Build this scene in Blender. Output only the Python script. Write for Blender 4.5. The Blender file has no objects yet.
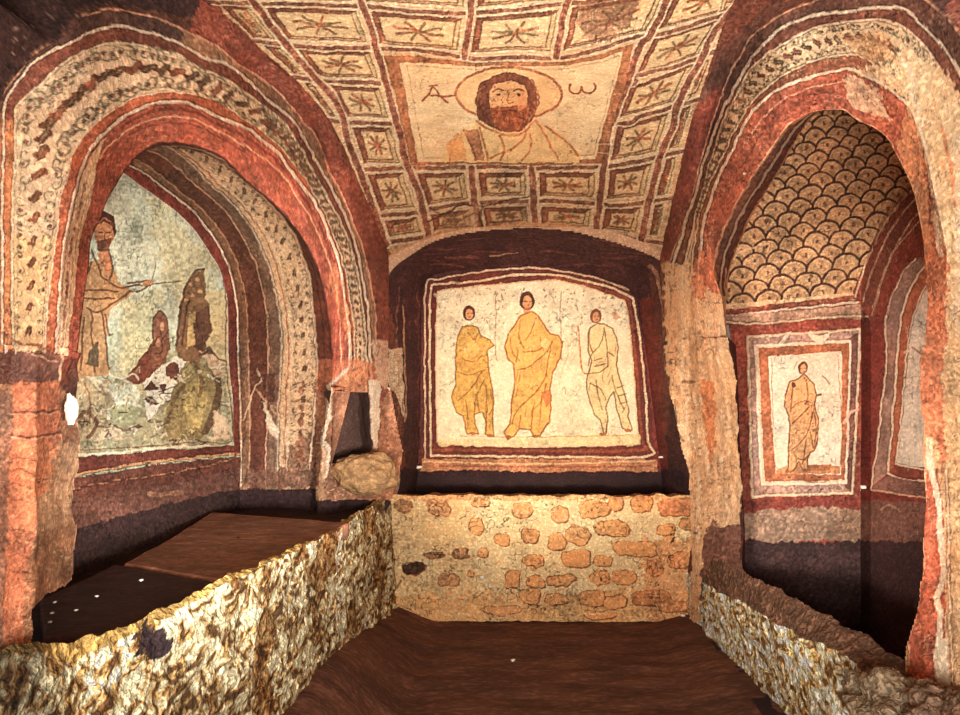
import bpy, math, random
import numpy as np
random.seed(7)
rng = np.random.default_rng(11)
C = bpy.context.scene.collection
F = 700.0; CX, CY, CZ = 530.0, 385.0, 1.69

# ------------------------------------------------------------------ helpers
def unproj(px, py, Y):
    px = np.asarray(px, float); py = np.asarray(py, float); Y = np.asarray(Y, float)
    return np.stack([(px - CX) * Y / F, Y + 0 * px, CZ - (py - CY) * Y / F], -1)
def proj(p):
    return CX + F * p[..., 0] / p[..., 1], CY - F * (p[..., 2] - CZ) / p[..., 1]

def _hash(ix, iy, iz):
    h = (ix * 374761393 + iy * 668265263 + iz * 2147483647 + 1013904223) & 0xffffffff
    h = ((h ^ (h >> 13)) * 1274126177) & 0xffffffff
    return ((h ^ (h >> 16)) & 0xffff) / 65535.0
def vnoise(p):
    p = np.asarray(p, float); i = np.floor(p).astype(np.int64); f = p - i; f = f * f * (3 - 2 * f)
    r = 0
    for dx in (0, 1):
        for dy in (0, 1):
            for dz in (0, 1):
                w = (f[..., 0] if dx else 1 - f[..., 0]) * (f[..., 1] if dy else 1 - f[..., 1]) * (f[..., 2] if dz else 1 - f[..., 2])
                r = r + w * _hash(i[..., 0] + dx, i[..., 1] + dy, i[..., 2] + dz)
    return r
def fbm(p, o=3):
    a = 0; s = 0.5; t = 0
    for k in range(o):
        a = a + s * vnoise(p * 2 ** k + 17.3 * k); t += s; s *= .5
    return a / t
def disp(p, amp, scale):
    if amp <= 0: return p
    q = p * scale
    d = np.stack([fbm(q + k * 31.7, 2) - .5 for k in range(3)], -1)
    return p + d * 2 * amp

def spline(pts, n, closed=False):
    pts = np.array(pts, float)
    P = np.vstack([2 * pts[0] - pts[1], pts, 2 * pts[-1] - pts[-2]])
    out = []
    for i in range(1, len(P) - 2):
        t = np.linspace(0, 1, 24, endpoint=False)[:, None]
        a, b, c, d = P[i - 1], P[i], P[i + 1], P[i + 2]
        out.append(.5 * ((2 * b) + (c - a) * t + (2 * a - 5 * b + 4 * c - d) * t * t + (3 * b - 3 * c + d - a) * t ** 3))
    out = np.vstack(out + [pts[-1:]])
    return resamp(out, n)
def resamp(p, n):
    p = np.array(p, float)
    L = np.r_[0, np.cumsum(np.linalg.norm(np.diff(p, axis=0), axis=1))]
    s = np.linspace(0, L[-1], n)
    return np.stack([np.interp(s, L, p[:, k]) for k in range(p.shape[1])], -1)

def inpoly(x, y, poly):
    poly = np.array(poly, float); r = np.zeros(np.shape(x), bool); n = len(poly); j = n - 1
    for i in range(n):
        xi, yi = poly[i]; xj, yj = poly[j]
        if yi != yj:
            c = ((yi > y) != (yj > y)) & (x < (xj - xi) * (y - yi) / (yj - yi) + xi)
            r ^= c
        j = i
    return r

def c3(*c): return np.array(c, float) / 255.0
CREAM = c3(236, 218, 176); PALE = c3(248, 228, 190); WHITE = c3(254, 240, 212); OCH = c3(205, 140, 72); ORG = c3(196, 92, 48)
RED = c3(168, 66, 42); DRED = c3(120, 46, 36); BRN = c3(98, 54, 40); DBRN = c3(58, 34, 32); SOOT = c3(62, 38, 42)
GRN = c3(176, 178, 152); GRY = c3(150, 136, 118); TAN = c3(196, 160, 116)

class Canvas:
    def __init__(s, x0, y0, x1, y1, base, S=2.0):
        s.x0, s.y0, s.S = x0, y0, S
        s.w = int((x1 - x0) * S); s.h = int((y1 - y0) * S)
        s.a = np.ones((s.h, s.w, 3)) * base; s.tint = np.array([1.045, .965, .93])
    def box(s, pts, pad):
        pts = (np.array(pts, float) - [s.x0, s.y0]) * s.S
        lo = np.floor(pts.min(0) - pad).astype(int); hi = np.ceil(pts.max(0) + pad).astype(int) + 1
        ax, ay = max(lo[0], 0), max(lo[1], 0); bx, by = min(hi[0], s.w), min(hi[1], s.h)
        return pts, ax, ay, bx, by
    def fill(s, poly, col, al=1.0, rag=0, tex=None):
        pts, ax, ay, bx, by = s.box(poly, 2 + rag * s.S)
        if bx <= ax or by <= ay: return s
        yy, xx = np.mgrid[ay:by, ax:bx]
        X, Y = xx + .5, yy + .5
        if rag:
            q = np.stack([X / s.S * .22, Y / s.S * .22, 0 * X + 3.1], -1)
            X = X + (fbm(q, 3) - .5) * 4 * rag * s.S; Y = Y + (fbm(q + 40, 3) - .5) * 4 * rag * s.S
        m = inpoly(X, Y, pts).astype(float) * al
        if tex: m = m * (1 - tex + 2 * tex * fbm(np.stack([X / s.S * .15, Y / s.S * .15, 0 * X + 9.7], -1), 3)).clip(0, 1)
        s.a[ay:by, ax:bx] = s.a[ay:by, ax:bx] * (1 - m[..., None]) + np.asarray(col) * m[..., None]
        return s
    def stroke(s, pts, w, col, al=1.0, wob=.35, brk=.25, smooth=True):
        pts = np.array(pts, float)
        if smooth and len(pts) > 2: pts = spline(pts, max(4, int(np.linalg.norm(np.diff(pts, axis=0), axis=1).sum() / 3) + 2))
        if wob:
            q = np.c_[pts * .13, np.full(len(pts), rng.random() * 50)]
            pts = pts + np.c_[fbm(q, 2) - .5, fbm(q + 60, 2) - .5] * 4 * wob
        r = w * s.S / 2
        P, ax, ay, bx, by = s.box(pts, r + 2)
        if bx <= ax or by <= ay: return s
        buf = np.zeros((by - ay, bx - ax))
        for a, b in zip(P[:-1], P[1:]):
            lx = max(int(min(a[0], b[0]) - r - 2), ax); hx = min(int(max(a[0], b[0]) + r + 3), bx)
            ly = max(int(min(a[1], b[1]) - r - 2), ay); hy = min(int(max(a[1], b[1]) + r + 3), by)
            if hx <= lx or hy <= ly: continue
            yy, xx = np.mgrid[ly:hy, lx:hx]; xx = xx + .5; yy = yy + .5
            d = b - a; L = d @ d + 1e-9
            t = (((xx - a[0]) * d[0] + (yy - a[1]) * d[1]) / L).clip(0, 1)
            D = np.hypot(xx - a[0] - t * d[0], yy - a[1] - t * d[1])
            m = (r + .5 - D).clip(0, 1)
            v = buf[ly - ay:hy - ay, lx - ax:hx - ax]; np.maximum(v, m, out=v)
        if brk:
            yy, xx = np.mgrid[ay:by, ax:bx]
            buf = buf * (1 - brk * 1.6 * (1 - fbm(np.stack([xx / s.S * .3, yy / s.S * .3, 0. * xx + 5], -1), 2)) ** 1.5)
        m = (buf * al)[..., None]
        s.a[ay:by, ax:bx] = s.a[ay:by, ax:bx] * (1 - m) + np.asarray(col) * m
        return s
    def line(s, pts, w=1.8, col=None, dark=BRN, dw=1.3, al=1.0):           # pale line with a dark contour
        if col is None: col = PALE
        s.stroke(pts, w + 2 * dw, dark, .6 * al); s.stroke(pts, w, col, al); return s
    def blob(s, x, y, rx, ry, col, al=1.0, ang=0, rag=.5):
        t = np.linspace(0, 2 * np.pi, 18, endpoint=False)
        u = np.cos(t) * rx; v = np.sin(t) * ry
        p = np.c_[x + u * math.cos(ang) - v * math.sin(ang), y + u * math.sin(ang) + v * math.cos(ang)]
        return s.fill(p, col, al, rag)
    def finish(s, wear=1.0, sat=.9, warp=1.0, gain=1.0):          # hand wobble, crazing, flaking and stained plaster
        h, w, S = s.h, s.w, s.S
        def nz(cell, o=2):
            out = 0; tot = 0
            for k in range(o):
                c = max(cell * S / 2 ** k, 1.2); gh, gw = int(h / c) + 3, int(w / c) + 3; g = rng.random((gh, gw))
                y = np.arange(h) / c; x = np.arange(w) / c; iy = y.astype(int); ix = x.astype(int); fy = y - iy; fx = x - ix
                fy = (fy * fy * (3 - 2 * fy))[:, None]; fx = (fx * fx * (3 - 2 * fx))[None]
                r = (g[iy][:, ix] * (1 - fx) + g[iy][:, ix + 1] * fx) * (1 - fy) + (g[iy + 1][:, ix] * (1 - fx) + g[iy + 1][:, ix + 1] * fx) * fy
                out = out + r * .5 ** k; tot += .5 ** k
            return out / tot
        yy, xx = np.mgrid[0:h, 0:w]
        dx = (nz(7) - .5) * 3.2 * S * warp; dy = (nz(7) - .5) * 3.2 * S * warp
        a = s.a[(yy + dy).round().astype(int).clip(0, h - 1), (xx + dx).round().astype(int).clip(0, w - 1)]
        lum = a.mean(-1, keepdims=True); sl = 1 - a.min(-1, keepdims=True) / (a.max(-1, keepdims=True) + 1e-6); a = lum + (a - lum) * sat * (1 - .24 * ((sl - .45) * 3).clip(0, 1))
        t = (nz(26, 4) - .5)[..., None]; a = a * (1 + .45 * wear * t)
        t2 = (nz(40, 3) - .5)[..., None]; a = a * (1 + t2 * wear * np.array([.05, -.04, -.11])) * s.tint
        c1 = np.abs(nz(5.5, 2) - .5)[..., None]; k1 = (1 - c1 / .045).clip(0, 1); m1 = (nz(16, 2)[..., None] - .3).clip(0, .5) * 2
        a = a * (1 - .42 * wear * k1 * m1)
        c2 = np.abs(nz(4.2, 2) - .5)[..., None]; k2 = (1 - c2 / .05).clip(0, 1); m2 = (nz(22, 2)[..., None] - .35).clip(0, .5) * 2
        a = a + (c3(240, 208, 168) - a) * (.60 * wear * k2 * m2 * (lum * 2.2 - .25).clip(.1, 1))
        sp = nz(2.6, 1)[..., None]; a = a * (1 + .30 * wear * (sp - .5))
        # contour edges: dark and pale outlines along painted borders
        r = int(1.6 * S) | 1
        def blur(b):
            p = np.pad(b, ((r, r), (r, r), (0, 0)), 'edge').cumsum(0).cumsum(1); p = np.pad(p, ((1, 0), (1, 0), (0, 0)))
            n_ = 2 * r + 1; return (p[n_:, n_:] - p[:-n_, n_:] - p[n_:, :-n_] + p[:-n_, :-n_]) / n_ ** 2
        bl = blur(a); a = a + .55 * wear * (a - bl)
        a = (a * gain).clip(.02, 9); m = a.max(-1, keepdims=True); m2_ = np.where(m > .82, .82 + .15 * np.tanh((m - .82) / .15), m); s.a = (a * m2_ / m).clip(.03, .97); return s
    def sample(s, px, py):
        X = ((px - s.x0) * s.S - .5).clip(0, s.w - 1.001); Y = ((py - s.y0) * s.S - .5).clip(0, s.h - 1.001)
        ix = X.astype(int); iy = Y.astype(int); fx = (X - ix)[..., None]; fy = (Y - iy)[..., None]
        ix1 = np.minimum(ix + 1, s.w - 1); iy1 = np.minimum(iy + 1, s.h - 1)
        a = s.a
        return (a[iy, ix] * (1 - fx) + a[iy, ix1] * fx) * (1 - fy) + (a[iy1, ix] * (1 - fx) + a[iy1, ix1] * fx) * fy

# ------------------------------------------------------------------ materials
MATS = {}
def mat(name, grain=.35, squig=.35, scale=70, bump=.4, rough=.85, attr=True, col=None, bdist=.01, aniso=(1, 1, 1)):
    if name in MATS: return MATS[name]
    m = bpy.data.materials.new(name); m.use_nodes = True; nt = m.node_tree; N = nt.nodes; L = nt.links
    bs = N['Principled BSDF']; bs.inputs['Roughness'].default_value = rough
    bs.inputs['Specular IOR Level'].default_value = .25
    tc = N.new('ShaderNodeTexCoord'); mp = N.new('ShaderNodeMapping'); mp.inputs['Scale'].default_value = aniso
    L.new(tc.outputs['Object'], mp.inputs['Vector'])
    n1 = N.new('ShaderNodeTexNoise'); n1.inputs['Scale'].default_value = scale; n1.inputs['Detail'].default_value = 3
    n2 = N.new('ShaderNodeTexNoise'); n2.inputs['Scale'].default_value = scale * .12; n2.inputs['Detail'].default_value = 5
    L.new(mp.outputs[0], n1.inputs['Vector']); L.new(mp.outputs[0], n2.inputs['Vector'])
    def M(op, a, b=None, c=None):
        x = N.new('ShaderNodeMath'); x.operation = op
        for i, v in enumerate((a, b, c)):
            if v is None: continue
            if isinstance(v, (int, float)): x.inputs[i].default_value = v
            else: L.new(v, x.inputs[i])
        return x.outputs[0]
    d = M('ABSOLUTE', M('SUBTRACT', n1.outputs['Fac'], .5))
    sq = N.new('ShaderNodeMapRange'); L.new(d, sq.inputs[0]); sq.inputs[1].default_value = 0.0; sq.inputs[2].default_value = .07
    sq.inputs[3].default_value = 1 - squig; sq.inputs[4].default_value = 1.0
    g = N.new('ShaderNodeMapRange'); L.new(n1.outputs['Fac'], g.inputs[0]); g.inputs[1].default_value = .3; g.inputs[2].default_value = .7
    g.inputs[3].default_value = 1 - grain; g.inputs[4].default_value = 1 + grain * .6
    h = N.new('ShaderNodeMapRange'); L.new(n2.outputs['Fac'], h.inputs[0]); h.inputs[1].default_value = .3; h.inputs[2].default_value = .7
    h.inputs[3].default_value = .82; h.inputs[4].default_value = 1.1
    k = M('MULTIPLY', M('MULTIPLY', sq.outputs[0], g.outputs[0]), h.outputs[0])
    vm = N.new('ShaderNodeVectorMath'); vm.operation = 'SCALE'; L.new(k, vm.inputs['Scale'])
    if attr:
        at = N.new('ShaderNodeVertexColor'); at.layer_name = 'Col'; L.new(at.outputs['Color'], vm.inputs[0])
    else:
        lin = np.where(np.array(col) <= .04045, np.array(col) / 12.92, ((np.array(col) + .055) / 1.055) ** 2.4)
        vm.inputs[0].default_value = tuple(lin)
    L.new(vm.outputs[0], bs.inputs['Base Color'])
    bp = N.new('ShaderNodeBump'); bp.inputs['Strength'].default_value = bump; bp.inputs['Distance'].default_value = bdist
    L.new(n1.outputs['Fac'], bp.inputs['Height']); L.new(bp.outputs[0], bs.inputs['Normal'])
    MATS[name] = m; return m
PLASTER = mat('painted_plaster', .35, .34, 62, .5)
FINE = mat('fresco_plaster', .2, .24, 75, .3)
ROCKM = mat('rough_masonry', .5, .6, 38, 1.0, bdist=.03)
STONEM = mat('mortared_stone', .3, .3, 50, .7, bdist=.015)
SOOTM = mat('sooty_plaster', .45, .35, 40, .7, aniso=(1, 1, 2.2), bdist=.02)
SOIL = mat('packed_earth', .4, .3, 30, .6, aniso=(.6, 1.6, 1), rough=.95)
SLABM = mat('worn_slab', .3, .3, 35, .5, aniso=(.8, 1.6, 1))
PITM = mat('shadowy_rock', .3, .2, 30, .5, rough=.95)
CHIPM = mat('white_chip', .1, 0, 60, .3, attr=False, col=c3(250, 245, 230))

def srgb2lin(c):
    c = np.clip(c, 0, 1); return np.where(c <= .04045, c / 12.92, ((c + .055) / 1.055) ** 2.4)
def build(name, V, Fc, col, material, parent=None, smooth=True):
    me = bpy.data.meshes.new(name)
    V = np.asarray(V, float); Fc = np.asarray(Fc, np.int64)
    used = np.unique(Fc); rm = np.full(len(V), -1); rm[used] = np.arange(len(used)); V = V[used]; Fc = rm[Fc]
    if col is not None: col = col[used]
    k = Fc.shape[1]
    me.vertices.add(len(V)); me.vertices.foreach_set('co', V.astype(np.float32).ravel())
    me.loops.add(Fc.size); me.loops.foreach_set('vertex_index', Fc.astype(np.int32).ravel())
    me.polygons.add(len(Fc)); me.polygons.foreach_set('loop_start', (np.arange(len(Fc)) * k).astype(np.int32))
    if smooth: me.polygons.foreach_set('use_smooth', np.ones(len(Fc), bool))
    me.update(); me.validate()
    if col is not None:
        a = me.color_attributes.new('Col', 'FLOAT_COLOR', 'POINT')
        a.data.foreach_set('color', np.c_[srgb2lin(col), np.ones(len(V))].astype(np.float32).ravel())
    me.materials.append(material)
    o = bpy.data.objects.new(name, me); C.objects.link(o)
    if parent is not None: o.parent = parent
    return o
def gridfaces(n, m, off=0):
    i = np.arange(n * m).reshape(n, m) + off
    return np.stack([i[:-1, :-1].ravel(), i[1:, :-1].ravel(), i[1:, 1:].ravel(), i[:-1, 1:].ravel()], -1)
class Parts:                                              # collects grids that are joined in one mesh
    def __init__(s): s.V = []; s.F = []; s.K = []; s.n = 0
    def grid(s, G, col):
        n, m = G.shape[:2]; s.V.append(G.reshape(-1, 3)); s.K.append(np.broadcast_to(col, G.shape).reshape(-1, 3))
        s.F.append(gridfaces(n, m, s.n)); s.n += n * m; return s
    def raw(s, V, Fc, col):
        s.V.append(V); s.K.append(np.broadcast_to(col, V.shape)); s.F.append(Fc + s.n); s.n += len(V); return s
    def done(s, name, material, parent=None): return build(name, np.vstack(s.V), np.vstack(s.F), np.vstack(s.K), material, parent)

def rail(pts, dfn, n):
    p = spline(pts, n); return unproj(p[:, 0], p[:, 1], dfn(p[:, 0], p[:, 1]))
def loftgrid(A, B, m, amp=.004, sc=7, bulge=None):
    v = np.linspace(0, 1, m)[None, :, None]
    G = A[:, None] * (1 - v) + B[:, None] * v
    if bulge is not None: G = G + np.sin(v * np.pi) * np.asarray(bulge)
    return G
def loft_col(G, cv):
    px, py = proj(np.maximum(G, [-99, .2, -99])); return cv.sample(px, py)
def loft(name, A, B, m, cv, material, parent=None, amp=.004, sc=7):
    G = loftgrid(A, B, m); K = loft_col(G, cv); G = disp(G, amp, sc)
    return Parts().grid(G, K).done(name, material, parent)

def patch_raw(poly, step, sfn, cv, hole=None, amp=.004, sc=7, off=0.0):
    poly = np.array(poly, float)
    x0, y0 = poly.min(0) - step; x1, y1 = poly.max(0) + step
    xs = np.arange(x0, x1 + step, step); ys = np.arange(y0, y1 + step, step)
    X, Y = np.meshgrid(xs, ys)
    m = inpoly(X, Y, poly)
    if hole is not None: m &= ~inpoly(X, Y, hole)
    Fc = gridfaces(*X.shape)
    mm = m.ravel(); Fc = Fc[mm[Fc].sum(1) >= 3]
    D = sfn(X, Y); V = unproj(X, Y, D - off).reshape(-1, 3)
    K = cv.sample(X, Y).reshape(-1, 3); V = disp(V, amp, sc)
    return V, Fc[:, ::-1], K
def patch(name, poly, step, sfn, cv, material, parent=None, **kw):
    V, Fc, K = patch_raw(poly, step, sfn, cv, **kw); return build(name, V, Fc, K, material, parent)

def empty(name, loc, label, cat, group=None):
    o = bpy.data.objects.new(name, None); C.objects.link(o); o.empty_display_size = .1
    o['label'] = label; o['category'] = cat
    if group: o['group'] = group
    return o
def tag(o, label, cat, group=None):
    o['label'] = label; o['category'] = cat
    if group: o['group'] = group
    return o
def struct(o): o['kind'] = 'structure'; return o

# ------------------------------------------------------------------ where the rock surfaces stand
def sm(x, a, b):
    t = ((x - a) / (b - a)).clip(0, 1); return t * t * (3 - 2 * t)
def YL(px, py):
    px = np.asarray(px, float); py = np.asarray(py, float)
    u = np.interp(px, [-300, -60, 3, 70, 130, 182, 204, 240, 270, 295, 330, 350, 373, 388, 420], [1.1, 1.55, 1.7, 1.85, 2.12, 2.28, 2.38, 2.58, 2.83, 3.05, 3.5, 3.82, 4.3, 4.95, 5.1])
    l = np.interp(px, [-300, -60, 3, 35, 75, 320, 335, 400, 420], [1.1, 1.6, 1.75, 1.85, 2.3, 4.5, 4.6, 4.95, 5.0])
    w = sm(py, 290, 500); return u * (1 - w) + l * w
def YR(px, py):
    px = np.asarray(px, float); py = np.asarray(py, float)
    u = np.interp(px, [640, 660, 672, 690, 700, 720, 734, 750, 763, 783, 846, 901, 925, 960, 1040, 1300], [5.1, 5.0, 4.4, 3.85, 3.5, 3.05, 2.82, 2.65, 2.52, 2.42, 2.28, 2.18, 2.14, 2.05, 1.85, 1.3])
    l = np.interp(px, [640, 660, 672, 690, 700, 742, 800, 860, 925, 960, 1040, 1300], [5.1, 5.05, 4.98, 4.9, 4.7, 3.95, 3.3, 2.9, 2.5, 2.35, 2.0, 1.3])
    w = sm(py, 190, 500); return u * (1 - w) + l * w
def zc(X, Y):
    return 2.97 - .05 * np.maximum(Y - 2, 0) - np.interp(Y, [2.5, 5.0], [0, .42]) * np.maximum(np.abs(X) - .3, 0) ** 2
def YC(px, py):                                           # the ceiling met by a sight line
    d = np.maximum(CY - np.asarray(py, float), 8.); Y = 1.2 * F / d
    for _ in range(30): Y = .5 * Y + .5 * (zc((px - CX) * Y / F, Y) - CZ) * F / d
    return np.minimum(Y, 5.6)
plane = lambda Yp: (lambda px, py: np.full(np.shape(px), float(Yp)))
XLB = -1.95
def YLB(px, py): return XLB * F / (np.minimum(np.asarray(px, float), 300) - CX)

# ------------------------------------------------------------------ LEFT ARCH rails (pixel outlines put on the wall surface)
N = 540
LO = [(-2,352),(-2,250),(-1,150),(2,95),(30,58),(52,42),(70,32),(82,15),(109,9),(134,13),(160,19),(182,29),(210,42),(232,59),(254,74),(274,89),(301,119),(318,140),(330,172),(342,196),(355,227),(362,245),(370,280),(375,310),(376,345),(378,392)]
LA = [(3,352),(3,250),(3,180),(3,120),(6,101),(17,81),(34,62),(55,49),(72,40),(87,33),(104,28),(124,27),(143,32),(160,36),(182,45),(204,57),(227,65),(244,77),(267,99),(291,119),(304,138),(316,160),(330,186),(343,212),(354,240),(362,275),(368,310),(370,345),(372,392)]
LB = [(13,352),(13,250),(14,180),(16,115),(20,102),(42,82),(67,60),(87,50),(111,43),(134,44),(160,50),(182,57),(199,69),(224,79),(244,91),(261,104),(281,120),(297,142),(310,165),(322,188),(337,215),(349,242),(357,275),(363,310),(366,345),(367,392)]
LC = [(45,352),(47,320),(51,280),(57,237),(59,204),(66,180),(74,153),(88,132),(104,117),(118,108),(134,98),(160,92),(185,93),(204,97),(227,107),(241,119),(261,130),(284,152),(304,177),(320,204),(333,232),(342,258),(349,290),(353,320),(354,345),(354,392)]
LD = [(56,352),(60,300),(66,240),(72,205),(80,175),(88,155),(100,138),(112,126),(126,116),(143,107),(160,102),(185,102),(202,109),(224,119),(240,126),(256,135),(278,154),(294,175),(311,197),(320,212),(330,235),(339,262),(345,300),(349,330),(350,350),(350,392)]
LE = [(78,358),(81,330),(84,299),(89,265),(92,240),(101,217),(107,201),(116,185),(126,168),(138,155),(153,146),(173,144),(192,146),(210,151),(228,163),(244,179),(264,196),(286,217),(303,240),(314,262),(322,285),(327,315),(331,350),(330,400),(324,440),(320,487),(320,512)]
LI = [(60,400),(63,330),(68,265),(82,215),(96,180),(115,155),(140,146),(168,146),(185,147),(205,152),(227,165),(244,179),(269,203),(291,229),(303,257),(311,282),(314,324),(317,360),(316,400),(311,450),(308,487),(308,512)]
LH = [(52,420),(55,330),(62,262),(76,212),(90,175),(112,154),(134,147),(152,145),(168,147),(185,160),(210,184),(230,202),(246,221),(257,240),(268,265),(276,299),(280,324),(281,360),(278,400),(277,450),(277,487),(277,512)]
LG = [(48,470),(50,330),(58,260),(72,210),(88,175),(105,162),(118,161),(128,164),(146,174),(160,185),(185,204),(204,224),(216,242),(225,258),(232,279),(237,307),(238,360),(240,400),(241,440),(240,487),(240,512)]
LF = [(50,460),(52,330),(60,265),(74,215),(90,182),(106,170),(118,171),(128,176),(143,187),(160,199),(177,212),(194,229),(202,240),(210,253),(220,269),(225,287),(228,307),(229,360),(233,400),(234,443),(236,505)]
EL = lambda px, py: YL(px, py) * (1 + .045 * (1 - sm(np.asarray(py, float), 250, 350) * (np.asarray(px) < 150)))
def soffit_depth(rin, rout, fin, fout, rmid):
    a = spline(rout, N); b = spline(rin, N); m = spline(rmid, N)
    ya = fout(a[:, 0], a[:, 1]); yb = fin(b[:, 0], b[:, 1])
    v = (np.linalg.norm(m - a, axis=1) / (np.linalg.norm(b - a, axis=1) + 1e-6)).clip(.02, .98)
    inv = (1 - v) / ya + v / yb
    return unproj(m[:, 0], m[:, 1], 1 / inv)

def vine(cv, rb, rc, t0, t1, n, leaf, flw=BRN, curl=c3(120, 118, 92)):
    a = spline(rb, 400); b = spline(rc, 400)
    L = np.linspace(t0, t1, n)
    for k, t in enumerate(L):
        i = int(t * 399); p, q = a[i], b[i]; w = np.linalg.norm(q - p); c = (p + q) / 2; nrm = (q - p) / (w + 1e-6); tg = np.array([-nrm[1], nrm[0]])
        col = leaf[k % len(leaf)]; r = w * .075
        th0 = math.atan2(tg[1], tg[0]) + random.uniform(-.45, .35); dv = np.array([math.cos(th0), math.sin(th0)])
        cv.blob(c[0], c[1], r * 1.7 + .4, r * .75 + .4, np.array(col) * .8, .95, th0, .5)
        cv.blob(c[0] + tg[0] * r - nrm[0] * r * .6, c[1] + tg[1] * r - nrm[1] * r * .6, r * .8 + .3, r * .5 + .3, np.array(col) * .8, .9, th0 + 1.2, .4)
        cv.blob(c[0] - dv[0] * r * 1.3 + nrm[0] * r * .5, c[1] - dv[1] * r * 1.3 + nrm[1] * r * .5, r * .7 + .3, r * .45 + .3, np.array(col) * .8, .9, th0 - 1.0, .4)
        cv.stroke([c - dv * r * 1.6, c, c + dv * r * 2.4 + tg * r * .5], max(.8, r * .3), curl, .8, .2)
        if w > 14:
            for sd in (-1, 1):
                for off in (0, .5):
                    j = min(399, int((t + off * (t1 - t0) / n) * 399)); cc = (a[j] + b[j]) / 2 + nrm * sd * w * (.3 + .05 * random.random())
                    th = np.linspace(0, 4.6, 12) + random.random() * 6; rr = np.linspace(w * .125, w * .03, 12)
                    cv.stroke(np.c_[cc[0] + np.cos(th) * rr, cc[1] + np.sin(th) * rr], max(1.0, w * .03), np.array(curl) * .85, .95, .1)
                    if random.random() < .5: cv.blob(cc[0], cc[1], w * .03 + .4, w * .03 + .4, BRN, .8)
        elif w > 5:
            for sd in (-1, 1):
                u = c + nrm * sd * w * .3; cv.stroke([u - tg * 1.5, u + nrm * 1.2, u + tg * 1.5], .8, curl, .7)

cl = Canvas(-120, -80, 420, 760, c3(92, 56, 46))
# spandrel and outer ground
cl.fill([(-120,-80),(240,-80),(215,20),(130,6),(80,5),(60,34),(-5,100),(-120,400)], c3(60, 40, 38), 1, 2)
cl.fill([(200,0),(238,18),(262,48),(300,84),(330,122),(350,165),(372,212),(392,262),(392,420),(376,420),(376,310),(360,240),(330,172),(300,117),(230,58),(190,30)], c3(140, 64, 46), 1, .6)
for i in range(60):
    x = random.uniform(0, 110); y = random.uniform(0, 100)
    if y < 85 - x * .55: cl.stroke([(x, y), (x + random.uniform(-6, 6), y + random.uniform(-5, 2))], random.uniform(.5, 1.3), c3(150, 130, 120), .6)
def band(cv, ra, rb, col, al=1, rag=0):
    a = spline(ra, 160); b = spline(rb, 160); return cv.fill(np.vstack([a, b[::-1]]), col, al, rag)
def mixr(ra, rb, v, n=120, s=slice(None)):
    return (spline(ra, n) * (1 - v) + spline(rb, n) * v)[s]
# soffit
band(cl, LE, LI, c3(132, 60, 42)); band(cl, LI, LH, c3(206, 176, 138)); band(cl, LH, LG, c3(104, 58, 44)); band(cl, LG, LF, c3(132, 54, 40))
cl.fill([(330,420),(322,487),(240,487),(240,470),(270,478),(300,440)], c3(118, 78, 60), .8, 4)
cl.line(LI, 2.0, PALE, BRN, 1.2); cl.line(LH, 2.2, WHITE, DBRN, 1.4)
cl.stroke(mixr(LI, LE, .55), 1.6, c3(72, 40, 32), .8)
band(cl, LH, mixr(LH, LG, .3), c3(120, 98, 80), .8); cl.line(mixr(LH, LG, .3), 1.5, c3(226, 178, 146), DBRN, .8)
cl.stroke(mixr(LH, LI, .22), 1.2, c3(150, 70, 46), .8); cl.stroke(mixr(LH, LI, .3), 1.2, PALE, .8)
band(cl, mixr(LH, LG, .76), LG, c3(150, 122, 92), .7); cl.stroke(mixr(LH, LG, .76), 1.3, c3(222, 176, 140), .8)
vine(cl, mixr(LH, LI, .3), LI, .42, .96, 26, [c3(110, 66, 44), c3(150, 80, 52)])
cl.line(LG, 2.0, WHITE, DBRN, 1.0)
cl.fill([(236,352),(243,347),(247,440),(236,440)], c3(96, 64, 44), .5, 1)
band(cl, LO, LA, c3(140, 104, 78)); band(cl, LA, LB, c3(122, 66, 50)); band(cl, LB, LC, c3(244, 216, 176)); band(cl, LC, LD, c3(188, 88, 50)); band(cl, LD, LE, c3(170, 76, 52))
# warm wash of the near leg of the vine band
cl.fill([(6,235),(56,235),(46,345),(6,345)], c3(244, 196, 128), .6, 6); cl.fill([(0,120),(16,120),(12,250),(12,350),(-4,350)], c3(196, 116, 66), .9, .6)
cl.fill([(8,350),(60,350),(60,384),(10,384)], c3(112, 78, 70), 1, 1.5)
cl.fill([(-20,140),(2,95),(30,58),(52,42),(82,15),(110,9),(150,16),(186,31),(180,42),(143,30),(124,26),(87,32),(55,48),(17,80),(3,110)], c3(74, 50, 46), .9, .5)
cl.stroke(LO[7:], 2, c3(214, 160, 128), .9); cl.line(LA, 2.6, WHITE, DBRN, .9); cl.line(LB, 2.2, PALE, c3(90, 84, 60), 1.1)
i2 = [((x * .86 + u * .14), (y * .86 + v * .14)) for (x, y), (u, v) in zip(spline(LB, 60), spline(LC, 60))]
cl.stroke(i2, 1, c3(130, 120, 90), .8)
i3 = [((x * .1 + u * .9), (y * .1 + v * .9)) for (x, y), (u, v) in zip(spline(LB, 60), spline(LC, 60))]
cl.stroke(i3, 1.1, c3(126, 110, 80), .8)
cl.line(LC, 1.6, PALE, c3(150, 90, 60), .8)
vine(cl, LB, LC, .03, .26, 9, [c3(150, 80, 44), c3(176, 84, 44)]); vine(cl, LB, LC, .28, .62, 19, [c3(112, 62, 44), c3(124, 72, 40), c3(176, 78, 44)])
vine(cl, LB, LC, .62, .97, 34, [c3(150, 84, 50), c3(120, 78, 56)])
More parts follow.
